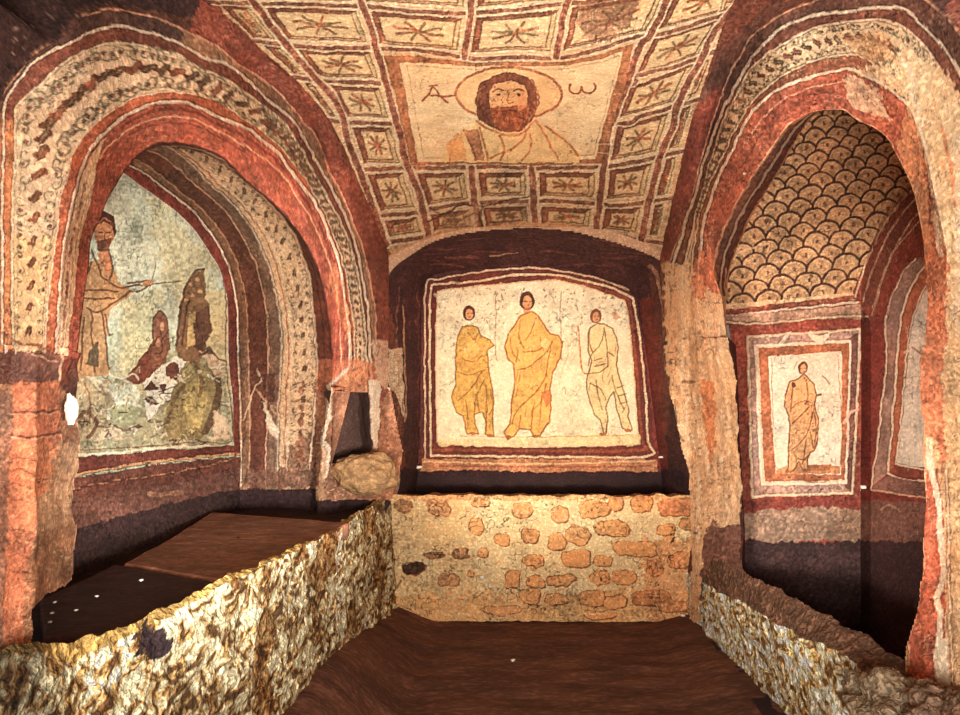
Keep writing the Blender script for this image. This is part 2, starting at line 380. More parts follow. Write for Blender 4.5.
# rim: cream edge line, the small dotted cream strip on the near leg, inner contour
cl.line(LD, 3.0, WHITE, c3(96, 42, 32), 1.4)
a = spline(LD, 200); b = spline(LE, 200)
wv = (.08 + .47 * np.clip((66 - np.arange(66)) / 22., 0, 1))[:, None]; nearstrip = np.vstack([(a * .92 + b * .08)[:66], (a[:66] * (1 - wv) + b[:66] * wv)[::-1]])
cl.fill(nearstrip, c3(232, 200, 158), 1, .3); cl.stroke((a * .76 + b * .24)[2:52:3], 2.6, c3(92, 46, 44), .85, .5, .9)
cl.stroke((a * .6 + b * .4)[2:56:3], 1, c3(140, 90, 60), .7)
cl.stroke((a * .86 + b * .14)[70:195:4], 3.0, c3(122, 48, 34), .9)
cl.stroke((a * .72 + b * .28)[58:195:4], 1.6, c3(236, 178, 140), .95)
cl.stroke((a * .60 + b * .40)[60:110:4], 1.2, c3(120, 48, 36), .8)
cl.stroke(LE, 2.4, c3(84, 38, 32), .9)
# damaged rim foot
cl.fill([(322,285),(335,262),(348,300),(350,350),(336,300)], c3(206, 120, 70), .6, 3)
# scars on the jamb
cl.fill([(262,400),(280,432),(276,438),(268,430)], WHITE, 1, 1); cl.stroke([(243,420),(255,388),(262,380),(257,370)], 1.5, PALE, .8)
cl.stroke([(257,390),(280,420),(298,450)], 1.5, c3(228,196,150), .8); cl.fill([(262,375),(276,372),(274,400),(268,410)], c3(80, 48, 40), .8, 1.2)
cl.fill([(244,470),(330,470),(322,488),(240,488)], c3(120, 84, 66), .8, 3)
for y in (385, 402, 416, 432, 449):
    cl.stroke([(294, y), (302, y - 3), (309, y)], 1.4, c3(92, 54, 40), .8); cl.blob(301, y + 6, 3, 4, c3(130, 78, 54), .8)
cl.fill([(326,455),(318,488),(308,488),(315,455)], c3(110,76,60), .8, 2)
cl.fill([(236,489),(330,489),(408,494),(408,520),(236,520)], c3(52, 34, 36), 1, .8)  # void at the jamb foot, its shade painted in as dark brown
# near pier
cl.fill([(-120,384),(62,384),(80,420),(80,760),(-120,760)], c3(150, 108, 80), 1)
cl.fill([(12,384),(60,380),(60,440),(58,470),(34,520),(30,600),(24,690),(12,720),(0,760),(0,480),(12,400)], c3(204, 116, 78), 1, 1.5)
cl.fill([(-40,384),(12,392),(10,470),(5,600),(0,720),(-40,760)], c3(120, 88, 72), .8, 1.5)
cl.fill([(58,440),(80,440),(78,600),(50,600),(38,540),(40,500)], c3(168, 134, 100), .9, 3)
cl.fill([(40,530),(76,520),(74,600),(20,660),(28,570)], c3(150, 106, 74), .8, 3)
cl.fill([(18,440),(58,446),(36,520),(20,540)], c3(226, 140, 88), .7, 4)
for y in (410, 434): cl.stroke([(8, y), (30, y + 2), (60, y)], 2.4, c3(112, 56, 40), .9); cl.stroke([(10, y + 2.6), (30, y + 5), (60, y + 2)], 1.2, c3(240, 196, 150), .8)
cl.stroke([(2,332),(20,343),(40,346),(60,358)], 3, c3(140, 84, 60), .9); cl.stroke([(4,346),(24,350),(58,362)], 1.5, c3(240, 200, 160), .8)
cl.stroke([(12,384),(30,378),(60,376)], 2, c3(110, 62, 48), .8)
for y0 in range(460, 700, 14):
    cl.stroke([(8 + random.random() * 6, y0), (20, y0 - 6 + random.random() * 8), (34, y0 + 2)], 1.2, random.choice([c3(240, 170, 110), c3(140, 66, 44)]), .7, 1)
cl.stroke([(77,400),(79,440),(77,476),(74,511),(75,540),(73,578),(60,588)], 1.6, c3(224, 176, 140), .9)
# far pier
cl.fill([(316,392),(392,392),(410,440),(410,500),(316,500)], c3(158, 108, 80), 1)
cl.fill([(316,360),(384,360),(384,392),(316,392)], c3(198, 110, 70), .7, 2)
cl.fill([(380,300),(392,300),(392,370),(380,420)], c3(150, 62, 46), .8, 1)
cl.fill([(372,340),(390,340),(396,390),(384,390),(376,372)], c3(214, 186, 160), .9, 1.5)
cl.fill([(382,400),(404,420),(410,470),(384,470)], c3(150, 104, 78), 1, 2)
cl.fill([(344,370),(356,366),(332,384),(331,420),(324,440),(330,444),(330,470),(325,482),(321,482),(322,450),(320,440),(325,420),(327,385)], WHITE, 1, .6)
cl.fill([(369,380),(381,380),(380,420),(378,454),(373,450),(371,425)], WHITE, 1, .4)
cl.fill([(350,368),(366,370),(368,384),(352,391),(334,391),(336,384)], c3(196, 122, 78), 1, 1)
cl.fill([(320,445),(326,445),(326,500),(316,500)], c3(190, 150, 110), .7, 1)

cl.finish(1.15, .82, .8, 1.16)
tl = [(-130,352),(-130,200),(-130,60),(-120,-60),(-30,-78),(60,-66),(130,-40),(180,-16),(212,6),(240,28),(262,50),(285,70),(300,84),(318,104),(332,124),(343,146),(352,168),(362,190),(372,213),(381,235),(388,253),(389,300),(388,345),(388,392)]
def TLd(px, py):
    yc = YC(px, py); yl = YL(px, py); return np.where((px > -100) & (py < 256), yc, yl)
oLO = rail(LO, YL, N); oLA = rail(LA, YL, N); oLB = rail(LB, YL, N); oLC = rail(LC, YL, N); oLD = rail(LD, YL, N); oLE = rail(LE, EL, N)
oLG = rail(LG, YLB, N); oLF = rail(LF, YLB, N)
oLI = soffit_depth(LG, LE, YLB, EL, LI); oLH = soffit_depth(LG, LE, YLB, EL, LH)
wall = Parts()
oT = rail(tl, TLd, N)
G = loftgrid(oLO, oT, 40); K = loft_col(G, cl); wall.grid(disp(G, .004, 7), K)
V, Fc, K = patch_raw([(-140,345),(60,345),(79,352),(78,400),(79,440),(77,476),(74,511),(75,540),(73,578),(63,588),(48,593),(33,608),(35,628),(26,660),(22,700),(20,790),(-140,790)], 1.3, YL, cl, amp=.009, sc=14); wall.raw(V, Fc, K)
nh = [(334,391),(351,391),(359,387),(368,383),(370,427),(372,451),(360,456),(345,461),(330,464),(332,444),(334,410)]
V, Fc, K = patch_raw([(330,388),(390,388),(396,420),(403,450),(401,472),(394,492),(386,514),(316,514),(322,440),(330,400)], 1.1, YL, cl, hole=nh, amp=.009, sc=14); wall.raw(V, Fc, K)
# the little niche cut in the far pier
na = spline(nh + nh[:1], 90); A_ = unproj(na[:, 0], na[:, 1], YL(na[:, 0], na[:, 1])); B_ = A_ * [1, 1, 1] + np.array([-.12, .22, 0]); Cn = np.broadcast_to(B_.mean(0), B_.shape)
Gn = np.concatenate([loftgrid(A_, B_, 10), loftgrid(B_, Cn, 14)], 1); tag(Parts().grid(disp(Gn, .012, 14), c3(100, 72, 64)).done('wall_niche', PLASTER), 'small dark rectangular niche between white plaster edges, cut in the far left pier', 'niche')
struct(wall.done('wall_left', PLASTER))

arch = empty('arch', (0, 0, 0), 'painted left arch with a scrolling vine band, framing the grey-green fresco', 'arch')
loft('outer_border', oLO, oLB, 22, cl, PLASTER, arch)
loft('vine_band', oLB, oLC, 44, cl, PLASTER, arch)
G = np.concatenate([loftgrid(oLC, oLD, 14), loftgrid(oLD, oLE, 44)[:, 1:]], 1); K = loft_col(G, cl); Parts().grid(disp(G, .004, 7), K).done('red_rim', PLASTER, arch)
G = np.concatenate([loftgrid(oLE, oLI, 12), loftgrid(oLI, oLH, 36)[:, 1:], loftgrid(oLH, oLG, 40)[:, 1:], loftgrid(oLG, oLF, 14)[:, 1:]], 1); K = loft_col(G, cl); Parts().grid(disp(G, .004, 7), K).done('soffit', PLASTER, arch)

# ------------------------------------------------------------------ fresco of the man with a staff (back of the left recess)
cf = Canvas(30, 130, 260, 720, GRN, 3)
cf.fill([(50,150),(240,150),(240,330),(170,330),(80,330)], c3(196, 200, 178), .8, 8, .8)
cf.fill([(140,180),(215,260),(225,340),(170,300)], c3(190, 182, 144), .8, 8, .8); cf.fill([(120,300),(165,290),(150,370),(120,375)], c3(196, 188, 148), .9, 5)
cf.fill([(205,290),(230,290),(232,440),(200,440)], c3(206, 186, 140), .9, 4)
for i in range(70):
    x = random.uniform(105, 220); y = random.uniform(180, 300); cf.stroke([(x, y), (x + random.uniform(-3, 4), y + random.uniform(6, 16))], random.uniform(.6, 1.6), random.choice([c3(132, 138, 118), c3(226, 226, 206), c3(150, 140, 110)]), .55, 1)
cf.fill([(133,213),(140,218),(144,240),(136,245),(131,228)], c3(126, 130, 110), .6, 2)
# ground rocks, river and lower scenery
cf.fill([(50,372),(100,382),(125,380),(150,352),(178,352),(210,356),(225,370),(232,445),(60,455)], c3(156, 150, 120), 1, 3)
cf.fill([(126,378),(150,344),(170,348),(160,378),(138,384)], c3(116, 62, 48), 1, 1.5)
cf.fill([(152,335),(154,316),(161,309),(168,318),(170,345),(165,366),(152,368)], c3(132, 84, 62), 1, .8)
cf.stroke([(153,345),(153,322),(160,311),(166,318),(168,330),(163,338),(160,330)], 1.4, c3(86, 48, 38), .9); cf.blob(162, 326, 2.2, 4, c3(190, 140, 104), .9); cf.blob(158, 343, 2.4, 4, c3(186, 130, 96), .9)
cf.stroke([(154,345),(158,336),(162,342),(161,352),(156,352)], 1.3, c3(86, 48, 38), .9)
cf.fill([(176,350),(178,318),(184,290),(194,272),(204,268),(206,290),(210,310),(212,330),(205,350),(196,366),(178,362)], c3(122, 92, 66), 1, 1.5)
cf.stroke([(176,345),(180,312),(187,285),(196,270),(204,269)], 2.6, c3(80, 52, 42), .9); cf.stroke([(182,345),(186,312),(190,300)], 2.2, c3(72, 46, 40), .8)
cf.fill([(196,312),(210,306),(211,336),(202,354),(192,346)], c3(88, 60, 48), .85, 1.4); cf.fill([(188,312),(195,310),(194,345),(187,350)], c3(176, 152, 104), .8, 1)
for x, y in ((190,285),(198,280),(192,295),(200,292),(186,300)): cf.blob(x, y, 2.4, 2, c3(196, 150, 110), .8)
cf.fill([(75,372),(110,384),(118,392),(122,410),(108,428),(84,440),(68,440),(66,380)], c3(170, 154, 122), 1, 2)
cf.fill([(108,385),(138,384),(140,400),(136,408),(118,412)], c3(186, 190, 168), 1, 1.5)
cf.blob(124, 414, 15, 10, c3(158, 158, 122), 1, 0, 1); cf.stroke([(108,420),(110,408),(124,402),(140,406)], 3, c3(222, 218, 196), .9); cf.stroke([(110,425),(125,430),(140,426)], 3, c3(90, 62, 48), .9)
cf.fill([(160,365),(176,356),(188,362),(186,378),(178,392),(168,400),(158,405),(148,398),(142,384)], c3(232, 226, 206), 1, 1.2)
cf.blob(173, 371, 7, 9, c3(100, 60, 48), 1, 0, 1); cf.fill([(142,390),(152,381),(158,390)], c3(92, 58, 46), 1, .6); cf.fill([(158,385),(166,384),(164,394)], c3(96, 60, 48), 1, .6)
cf.fill([(144,398),(160,402),(158,412),(150,420),(146,410)], c3(238, 232, 216), 1, 1); cf.fill([(144,399),(152,396),(158,404),(150,406)], c3(84, 56, 46), .9, .6)
cf.fill([(170,392),(186,362),(214,362),(222,380),(218,420),(200,440),(160,440),(166,410)], c3(138, 122, 84), 1, 2)
cf.stroke([(184,385),(174,400),(168,425)], 4, c3(96, 74, 52), .7); cf.fill([(186,385),(200,378),(206,400),(200,430),(186,434)], c3(176, 158, 104), .8, 2)
cf.stroke([(210,350),(216,372),(218,395),(212,415),(205,432)], 7, c3(84, 62, 48), .9); cf.stroke([(196,365),(202,380),(200,395)], 4, c3(92, 66, 50), .7)
cf.fill([(200,352),(222,356),(226,380),(216,376)], c3(210, 176, 140), .8, 1); cf.stroke([(200,355),(210,350),(218,358),(226,362)], 2, c3(78, 50, 40), .9)
for i in range(45):
    x = random.uniform(70, 226); y = random.uniform(368, 440); cf.stroke([(x, y), (x + random.uniform(-8, 8), y + random.uniform(-5, 5)), (x + random.uniform(-8, 12), y + random.uniform(-6, 6))], random.uniform(.7, 1.6), random.choice([c3(228, 216, 184), c3(88, 62, 48), c3(120, 104, 70), c3(240, 236, 216)]), .65, 1)
cf.fill([(92,440),(112,424),(134,440)], c3(214, 190, 160), .8, 1)
for i in range(70):
    x = random.uniform(72, 228); y = random.uniform(366, 444); cf.stroke([(x, y), (x + random.uniform(-5, 7), y + random.uniform(-6, 6)), (x + random.uniform(-8, 12), y + random.uniform(-7, 7))], random.uniform(.9, 2.2), random.choice([c3(240, 232, 210), c3(70, 46, 38), c3(104, 84, 60), c3(214, 190, 150)]), .75, 1)
cf.stroke([(80,372),(92,378),(104,384),(112,396),(118,404)], 2.4, c3(226, 214, 190), .9, 1); cf.stroke([(104,372),(118,378),(132,374),(138,380)], 2, c3(236, 224, 196), .8, 1); cf.stroke([(84,384),(90,400),(88,420)], 2, c3(140, 84, 60), .8, 1); cf.stroke([(74,420),(86,412),(96,424),(90,436)], 4, c3(96, 56, 42), .8, 1.5)
cf.fill([(214,410),(228,420),(230,440),(212,440)], c3(226, 196, 164), .8, 1.5)
# staff
cf.stroke([(124,287),(150,284),(182,281)], 1.3, c3(110, 76, 54), .95); cf.stroke([(156,262),(150,288)], 1.2, c3(110, 90, 66), .8)
# the man
man = [(90,262),(84,275),(76,300),(74,330),(72,372),(74,378),(92,378),(108,376),(106,350),(110,330),(108,312),(120,302),(134,292),(150,285),(152,281),(140,280),(118,280),(112,262),(112,248),(116,232),(115,219),(108,212),(98,212),(94,222),(93,240),(96,250)]
cf.fill([(90,262),(84,275),(76,300),(74,330),(72,378),(108,376),(106,350),(108,312),(134,292),(118,281),(110,258)], c3(178, 138, 98), 1, .5)
cf.blob(104, 234, 9.5, 14, c3(176, 120, 84), 1, .05); cf.fill([(94,230),(95,216),(104,211),(114,216),(116,232),(114,240),(112,226),(104,221),(98,224),(96,230)], c3(82, 48, 40), 1, .4)
cf.fill([(97,240),(111,238),(110,250),(104,254),(98,250)], c3(98, 58, 44), .9, .4); cf.stroke([(99,233),(103,233)], 1.2, c3(70, 40, 34)); cf.stroke([(107,233),(111,232)], 1.2, c3(70, 40, 34)); cf.stroke([(105,234),(106,240)], 1, c3(80, 46, 36)); cf.stroke([(98,222),(105,218),(111,222)], 1.4, c3(160, 110, 84), .9)
cf.fill([(97,253),(110,250),(112,270),(108,276)], c3(190, 120, 80), .9, .5)
for p_ in ([(92,250),(98,266),(104,278),(122,288),(140,284)], [(110,250),(113,268),(109,280)], [(86,308),(98,312),(112,304),(130,292)], [(128,284),(148,281),(152,284),(136,292)], [(92,262),(84,280),(78,304)], [(100,312),(106,340),(108,370)], [(92,312),(92,340),(94,372)], [(104,315),(108,334),(112,334)], [(86,290),(100,290),(118,292)], [(84,298),(100,299),(114,298)], [(84,318),(82,345),(80,370)]):
    cf.stroke(p_, 2.0, c3(96, 58, 42), .85)
cf.fill([(88,352),(98,340),(98,368),(86,366)], c3(88, 76, 60), .9, .6); cf.blob(148, 283, 6, 3, c3(198, 140, 96), 1, -.2)
# borders of the lunette
cf.stroke([(120,170),(128,176),(143,187),(160,199),(177,212),(194,229),(202,240),(210,253),(220,269),(225,287),(228,307),(229,360),(233,400),(234,445),(200,446),(150,449),(110,453),(70,455)], 2.2, WHITE, .95)
cf.stroke([(222,270),(226,300),(226,360),(230,400),(231,441),(200,442),(150,446),(80,450)], 1.2, c3(110, 70, 50), .8)
cf.fill([(50,457),(110,455),(160,450),(200,448),(236,445),(242,447),(242,453),(160,462),(80,475),(50,478)], c3(112, 56, 46), 1, .6)
cf.line([(60,478),(83,473),(120,467),(160,461),(200,457),(244,453)], 2.2, c3(226, 170, 120), DBRN, 1)
cf.fill([(50,480),(83,476),(160,464),(244,456),(250,492),(76,532),(40,540)], c3(104, 62, 52), 1); cf.line([(60,492),(110,482),(160,475),(205,466),(236,458)], 1.0, c3(178, 120, 88), DBRN, .8)
cf.fill([(60,500),(120,492),(200,478),(244,466),(250,500),(76,540)], c3(110, 76, 66), .8, 3)
cf.stroke([(150,494),(165,494),(182,492)], 5, c3(206, 156, 116), .7, .6, .6)
cf.fill([(40,530),(80,527),(150,509),(244,487),(262,487),(262,722),(28,722),(28,530)], c3(60, 42, 42), 1, 1)  # cavity below the wall: shade on the rock put into the colour
cf.tint = np.array([1.0, .99, .98]); cf.finish(1.15, .95, .8, 1.12)
fr = empty('fresco', (0, 0, 0), 'grey-green lunette fresco inside the left arch, robed man pointing a staff at rocks', 'fresco')
lunpoly = np.vstack([spline(LF[:-1], 200), [(236, 456), (48, 480)]])
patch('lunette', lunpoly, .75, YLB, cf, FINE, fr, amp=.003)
patch('painted_figure', man, .7, YLB, cf, FINE, fr, amp=.003, off=.006)
rk = [(126,378),(150,344),(152,320),(161,309),(170,320),(176,345),(184,290),(194,272),(205,268),(212,330),(224,368),(222,400),(205,436),(160,442),(86,446),(68,440),(66,384),(76,374),(108,386)]
patch('painted_rocks', rk, .8, YLB, cf, FINE, fr, amp=.003, off=.004)
# lower wall of the recess and its dark tomb cavity
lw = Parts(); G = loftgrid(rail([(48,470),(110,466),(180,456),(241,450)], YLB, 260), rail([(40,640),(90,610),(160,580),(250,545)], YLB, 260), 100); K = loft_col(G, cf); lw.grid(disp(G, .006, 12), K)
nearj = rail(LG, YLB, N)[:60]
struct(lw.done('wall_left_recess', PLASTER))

# ------------------------------------------------------------------ CEILING
cc = Canvas(120, -90, 800, 280, c3(150, 82, 60), 2.2)
cc.fill([(190,-90),(800,-90),(800,280),(396,262),(370,215),(330,122),(300,84),(262,50),(225,20)], c3(214, 176, 140), 1)
LBs = {1: [(190,-80),(215,-45),(240,-15),(256,5),(276,32),(299,60),(314,76),(330,94),(343,116),(349,145),(360,172),(375,214),(386,244)],
       2: [(318,-90),(338,-45),(359,0),(370,25),(377,52),(387,87),(396,118),(399,130),(407,165),(419,194),(424,214),(429,240)],
       3: [(474,-90),(473,-40),(471,0),(468,30),(464,57)], 30: [(471,168),(474,196),(479,222),(481,236)],
       4: [(588,-90),(578,-40),(569,0),(562,25),(556,56)], 40: [(532,168),(534,200),(536,232)],
       5: [(705,-90),(690,-45),(667,0),(650,34),(640,46),(629,78),(619,105),(609,130),(604,165),(600,200),(594,240)],
       6: [(840,-90),(780,-45),(740,0),(715,32),(702,59),(689,81),(677,107),(672,128),(660,157),(653,187),(647,210),(641,246)]}
Ts = [[(130,-62),(320,-64),(470,-62),(580,-64),(700,-72),(800,-84)],
      [(180,-30),(330,-27),(470,-24),(570,-28),(680,-38),(800,-64)],
      [(180,0),(250,3),(320,5),(357,6),(385,9),(421,12),(463,14),(490,12),(520,10),(560,6),(600,1),(640,-8),(690,-18),(780,-40)],
      [(200,36),(239,40),(281,44),(320,48),(370,48),(400,49),(421,51),(464,57),(480,59),(530,58),(571,56),(598,49),(623,41),(640,36),(660,33),(690,25),(724,14),(760,4)],
      [(260,74),(291,77),(320,80),(354,82),(385,84),(450,88),(620,86),(632,76),(640,75),(674,67),(702,57),(730,46)],
      [(320,119),(345,122),(370,123),(396,123),(450,124),(612,124),(640,116),(674,107),(700,99)],
      [(336,171),(352,170),(380,169),(407,168),(440,168),(480,167),(539,168),(602,167),(622,164),(640,161),(660,156),(690,149)],
      [(360,218),(380,216),(421,212),(437,208),(474,203),(530,201),(564,201),(597,204),(625,205),(650,202),(675,198)],
      [(375,246),(400,241),(430,236),(479,232),(536,230),(596,233),(641,240),(665,244)]]
dn = lambda p, n=700: spline(p, n)
def isect(a, b):
    A = dn(a); B = dn(b); D = ((A[:, None] - B[None]) ** 2).sum(-1); i = np.unravel_index(D.argmin(), D.shape); return (A[i[0]] + B[i[1]]) / 2
edgeR = [(720,-20),(712,15),(727,17),(712,60),(702,85),(697,101),(692,120),(674,195),(663,240)]
def coffer(cv, q, dark=0):
    q = np.array(q)                                       # TL TR BR BL
    B = lambda u, v: (q[0] * (1 - u) + q[1] * u) * (1 - v) + (q[3] * (1 - u) + q[2] * u) * v
    def R(a, b=None, c=None, d=None):
        b = a if b is None else b; c = a if c is None else c; d = b if d is None else d
        return [B(a, b), B(1 - c, b), B(1 - c, 1 - d), B(a, 1 - d)]
    w = (np.linalg.norm(q[0] - q[1]) + np.linalg.norm(q[2] - q[3])) / 2; h = (np.linalg.norm(q[0] - q[3]) + np.linalg.norm(q[1] - q[2])) / 2
    ax, ay = 6.5 / w, 5.0 / h
    if w < 16 or h < 12: return
    cv.fill(R(ax, ay), c3(168, 136, 104), 1)
    cl_ = lambda r: r + [r[0]]
    cv.stroke(cl_(R(ax, ay)), 2.4, WHITE, 1, .2, .2, False)
    bx, by = 13 / w, 9.5 / h
    # brown shading painted on two sides, as in feigned coffering
    cv.fill([B(ax, ay), B(1 - ax, ay), B(1 - bx, by), B(bx, by)], c3(118, 74, 58), 1); cv.fill([B(ax, ay), B(bx, by), B(bx, 1 - by), B(ax, 1 - ay)], c3(132, 78, 58), 1)
    cv.fill([B(1 - ax, ay), B(1 - bx, by), B(1 - bx, 1 - by), B(1 - ax, 1 - ay)], c3(186, 168, 132), 1)
    cv.fill(R(bx, by), c3(242, 214, 172), 1); cv.stroke(cl_(R(bx, by)), 1.3, c3(92, 54, 42), .9, .2, .2, False)
    cv.stroke(cl_(R(ax * 1.25, ay * 1.35)), .9, c3(96, 56, 42), .8, .2, .2, False)
    c = B(.5, .5); n = 8
    rx = (B(1 - bx, .5) - B(bx, .5)) * .36; ry = (B(.5, 1 - by) - B(.5, by)) * .36
    for k in range(n):
        t = k * 2 * math.pi / n + .3; e = c + rx * math.cos(t) + ry * math.sin(t)
        cv.stroke([c + (e - c) * .12, c + (e - c) * .6, e], 2.6 if w > 34 else 1.7, random.choice([c3(104, 66, 46), c3(92, 76, 54), c3(140, 72, 46)]), .9, .9)
    cv.blob(c[0], c[1], 1.7, 1.4, c3(176, 92, 66), .9)
    for k in range(int(w * h / 90)):
        p = B(random.uniform(bx, 1 - bx), random.uniform(by, 1 - by)); cv.stroke([p, p + [random.uniform(-2, 2), random.uniform(-1.5, 1.5)]], .7, c3(150, 120, 84), .6)
eL = [(140,-85),(180,-40),(212,6),(240,28),(262,50),(285,70),(300,84),(318,104),(332,124),(343,146),(352,168),(372,213),(384,243)]
cols_top = [eL, LBs[1], LBs[2], LBs[3], LBs[4], LBs[5], LBs[6], edgeR]
cols_mid = [eL, LBs[1], LBs[2], None, LBs[5], LBs[6], edgeR]
cols_bot = [eL, LBs[1], LBs[2], LBs[30], LBs[40], LBs[5], LBs[6], edgeR]
I = {}
def ic(a, b):
    k = (id(a), id(b))
    if k not in I: I[k] = isect(a, b)
    return I[k]
for r in range(8):
    cs = cols_top if r < 3 else (cols_mid if r < 6 else cols_bot)
    for a, b in zip(cs[:-1], cs[1:]):
        if a is None or b is None: continue
        q = [ic(a, Ts[r]), ic(b, Ts[r]), ic(b, Ts[r + 1]), ic(a, Ts[r + 1])]
        coffer(cc, q)
for T in Ts: 
    cc.stroke(T, 7.0, WHITE, .95); cc.stroke(T, 4.0, c3(104, 58, 46), 1)
for k, L_ in LBs.items(): cc.stroke(L_, 9.8, WHITE, .98); cc.stroke(L_, 6.2, c3(112, 58, 46), 1); cc.stroke(L_, 1, c3(104, 48, 38), .6)
# fresco field
panel = [(383,56),(400,55),(464,62),(520,63),(571,61),(600,54),(634,44),(625,84),(612,125),(601,163),(540,165),(480,164),(411,165),(403,130),(396,95)]
cc.fill(panel, c3(150, 96, 66), 1)
pin = [(401,63),(464,67),(520,68),(571,66),(600,60),(622,53),(612,90),(602,125),(594,158),(540,161),(480,160),(419,161),(413,130),(407,95)]
cc.fill(pin, c3(250, 226, 186), 1, .3)
cc.stroke(pin + pin[:1], 2.2, PALE, 1, .2, .2, False); 
pin2 = [(520 + (x - 510) * .965 - 8, 110 + (y - 110) * .95) for x, y in pin]; cc.stroke(pin2 + pin2[:1], 1, c3(150, 110, 78), .7, .2, .2, False)
for i in range(150):
    x = random.uniform(415, 605); y = random.uniform(68, 157); cc.stroke([(x, y), (x + random.uniform(5, 16), y + random.uniform(-2, 2))], random.uniform(.6, 1.1), random.choice([c3(196, 166, 120), c3(250, 240, 210), c3(176, 140, 100)]), .6, .6)
# generic haloed bearded bust
bust = [(440,162),(446,146),(462,128),(478,120),(470,112),(457,104),(456,92),(462,80),(478,72),(500,68),(524,68),(545,74),(560,86),(564,98),(560,108),(545,114),(534,120),(552,128),(568,142),(580,156),(580,162)]
th = np.linspace(0, 2 * np.pi, 40)
cc.fill(np.c_[509 + 53 * np.cos(th), 94 + 26 * np.sin(th)], c3(236, 196, 146), 1); cc.stroke(np.c_[509 + 53 * np.cos(th), 94 + 26 * np.sin(th)], 2.6, c3(142, 72, 46), .95)
cc.fill([(440,162),(448,144),(464,129),(480,121),(500,132),(520,134),(536,120),(554,130),(568,142),(581,157),(580,163)], c3(238, 206, 152), 1, .3)
cc.fill([(478,120),(476,100),(480,84),(492,76),(510,73),(528,77),(536,88),(538,104),(534,120),(520,132),(500,132)], c3(110, 58, 42), 1, .6)
cc.fill([(489,92),(494,84),(510,81),(524,86),(528,96),(527,110),(520,118),(500,118),(491,108)], c3(226, 172, 124), 1, .4)
cc.fill([(490,108),(500,106),(510,108),(522,105),(529,107),(527,120),(519,131),(506,133),(495,127)], c3(152, 72, 42), 1, .6)
for i in range(34):
    x = random.uniform(492, 526); yb_ = random.uniform(110, 128); cc.stroke([(x, yb_), (x + random.uniform(-2, 2), yb_ + 4)], 1, random.choice([c3(190, 104, 60), c3(104, 48, 34)]), .7)
for sx in (-1, 1):
    for i in range(9):
        y0_ = 80 + i * 4.6; xx_ = 509 + sx * (22 + 6 * math.sin(i * .5)); cc.stroke([(xx_, y0_), (xx_ + sx * 3, y0_ + 4), (xx_ + sx * 1, y0_ + 8)], 1.6, random.choice([c3(150, 84, 54), c3(80, 42, 36)]), .8)
cc.fill([(520,88),(526,90),(527,108),(518,112)], c3(206, 136, 92), .7, .6); cc.fill([(491,96),(495,98),(497,108),(492,106)], c3(206, 140, 100), .7, .5)
cc.stroke([(493,92),(497,89),(503,91)], 1.6, c3(90, 50, 38)); cc.stroke([(514,91),(519,89),(524,92)], 1.6, c3(90, 50, 38)); cc.blob(498, 94.5, 2, 1.3, c3(80, 46, 36)); cc.blob(519, 94.5, 2, 1.3, c3(80, 46, 36))
cc.stroke([(509,92),(508,102),(511,104),(514,103)], 1.4, c3(150, 84, 56)); cc.stroke([(503,112),(510,111),(517,112)], 1.5, c3(96, 46, 36))
for p_ in ([(476,122),(490,130),(508,136),(524,132),(536,121)], [(464,130),(470,142),(476,160)], [(458,134),(452,148),(450,161)], [(536,121),(548,140),(558,160)], [(545,126),(566,142),(578,156)], [(480,128),(484,145),(488,160)], [(526,134),(514,148),(490,158)], [(530,134),(530,150),(522,160)], [(500,136),(504,150),(500,160)]):
    cc.stroke(p_, 2.2, c3(164, 84, 46), .85)
cc.fill([(446,146),(462,130),(466,160),(452,161)], c3(224, 150, 84), .7, 1); cc.fill([(466,130),(478,128),(484,160),(474,160)], c3(120, 62, 44), .7, 1)
# letters alpha and omega
cc.stroke([(422,101),(428,95),(433,86),(439,95),(447,102)], 2.0, c3(152, 74, 44), 1, .1, 0, False); cc.stroke([(430,96),(456,96)], 1.7, c3(152, 74, 44), 1, .1, 0); cc.stroke([(429,86),(438,85)], 1.6, c3(152, 74, 44), 1, .1, 0); 
cc.stroke([(571,85),(570,89),(572,93),(577,94),(581,91),(582,86),(583,91),(587,93),(593,92),(596,88),(594,84)], 2.0, c3(152, 74, 44), 1, .05, 0)
# outer red ground beyond the grid, and a brown patch near the top edge
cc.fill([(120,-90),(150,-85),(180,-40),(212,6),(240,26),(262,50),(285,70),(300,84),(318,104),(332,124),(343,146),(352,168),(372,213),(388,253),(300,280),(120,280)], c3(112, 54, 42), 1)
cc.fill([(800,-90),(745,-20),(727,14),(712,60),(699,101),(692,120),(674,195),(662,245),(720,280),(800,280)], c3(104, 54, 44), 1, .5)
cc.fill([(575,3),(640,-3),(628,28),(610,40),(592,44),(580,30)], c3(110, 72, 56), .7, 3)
# cracks near the back edge
cc.stroke([(428,222),(450,212),(462,204),(480,206),(500,202),(530,196)], 1.6, DBRN, .9, 1); cc.stroke([(430,208),(455,222),(475,214),(482,226)], 1.8, DBRN, .8, 1)
cc.fill([(440,216),(478,206),(480,232),(440,238)], c3(150, 120, 96), .6, 2); cc.stroke([(482,204),(481,222),(486,232)], 3, DBRN, .7, 1); cc.fill([(492,206),(530,204),(530,222),(494,224)], c3(90, 62, 50), .45, 2)
cc.stroke([(380,262),(402,252),(425,240),(450,232),(480,229),(530,225),(580,229),(620,240),(655,252),(668,260)], 5, c3(206, 156, 120), .85, .8)
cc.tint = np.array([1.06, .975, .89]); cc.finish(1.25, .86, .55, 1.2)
cpoly = np.vstack([[(120,-88)], spline(eL, 60) + [-3, 2], [(392,266),(405,258),(450,240),(490,235),(530,232),(575,235),(620,246),(664,262)], spline(edgeR, 50)[::-1][:34] + [3, 2], [(712,60),(735,38),(760,10),(790,-10),(900,-88)]])
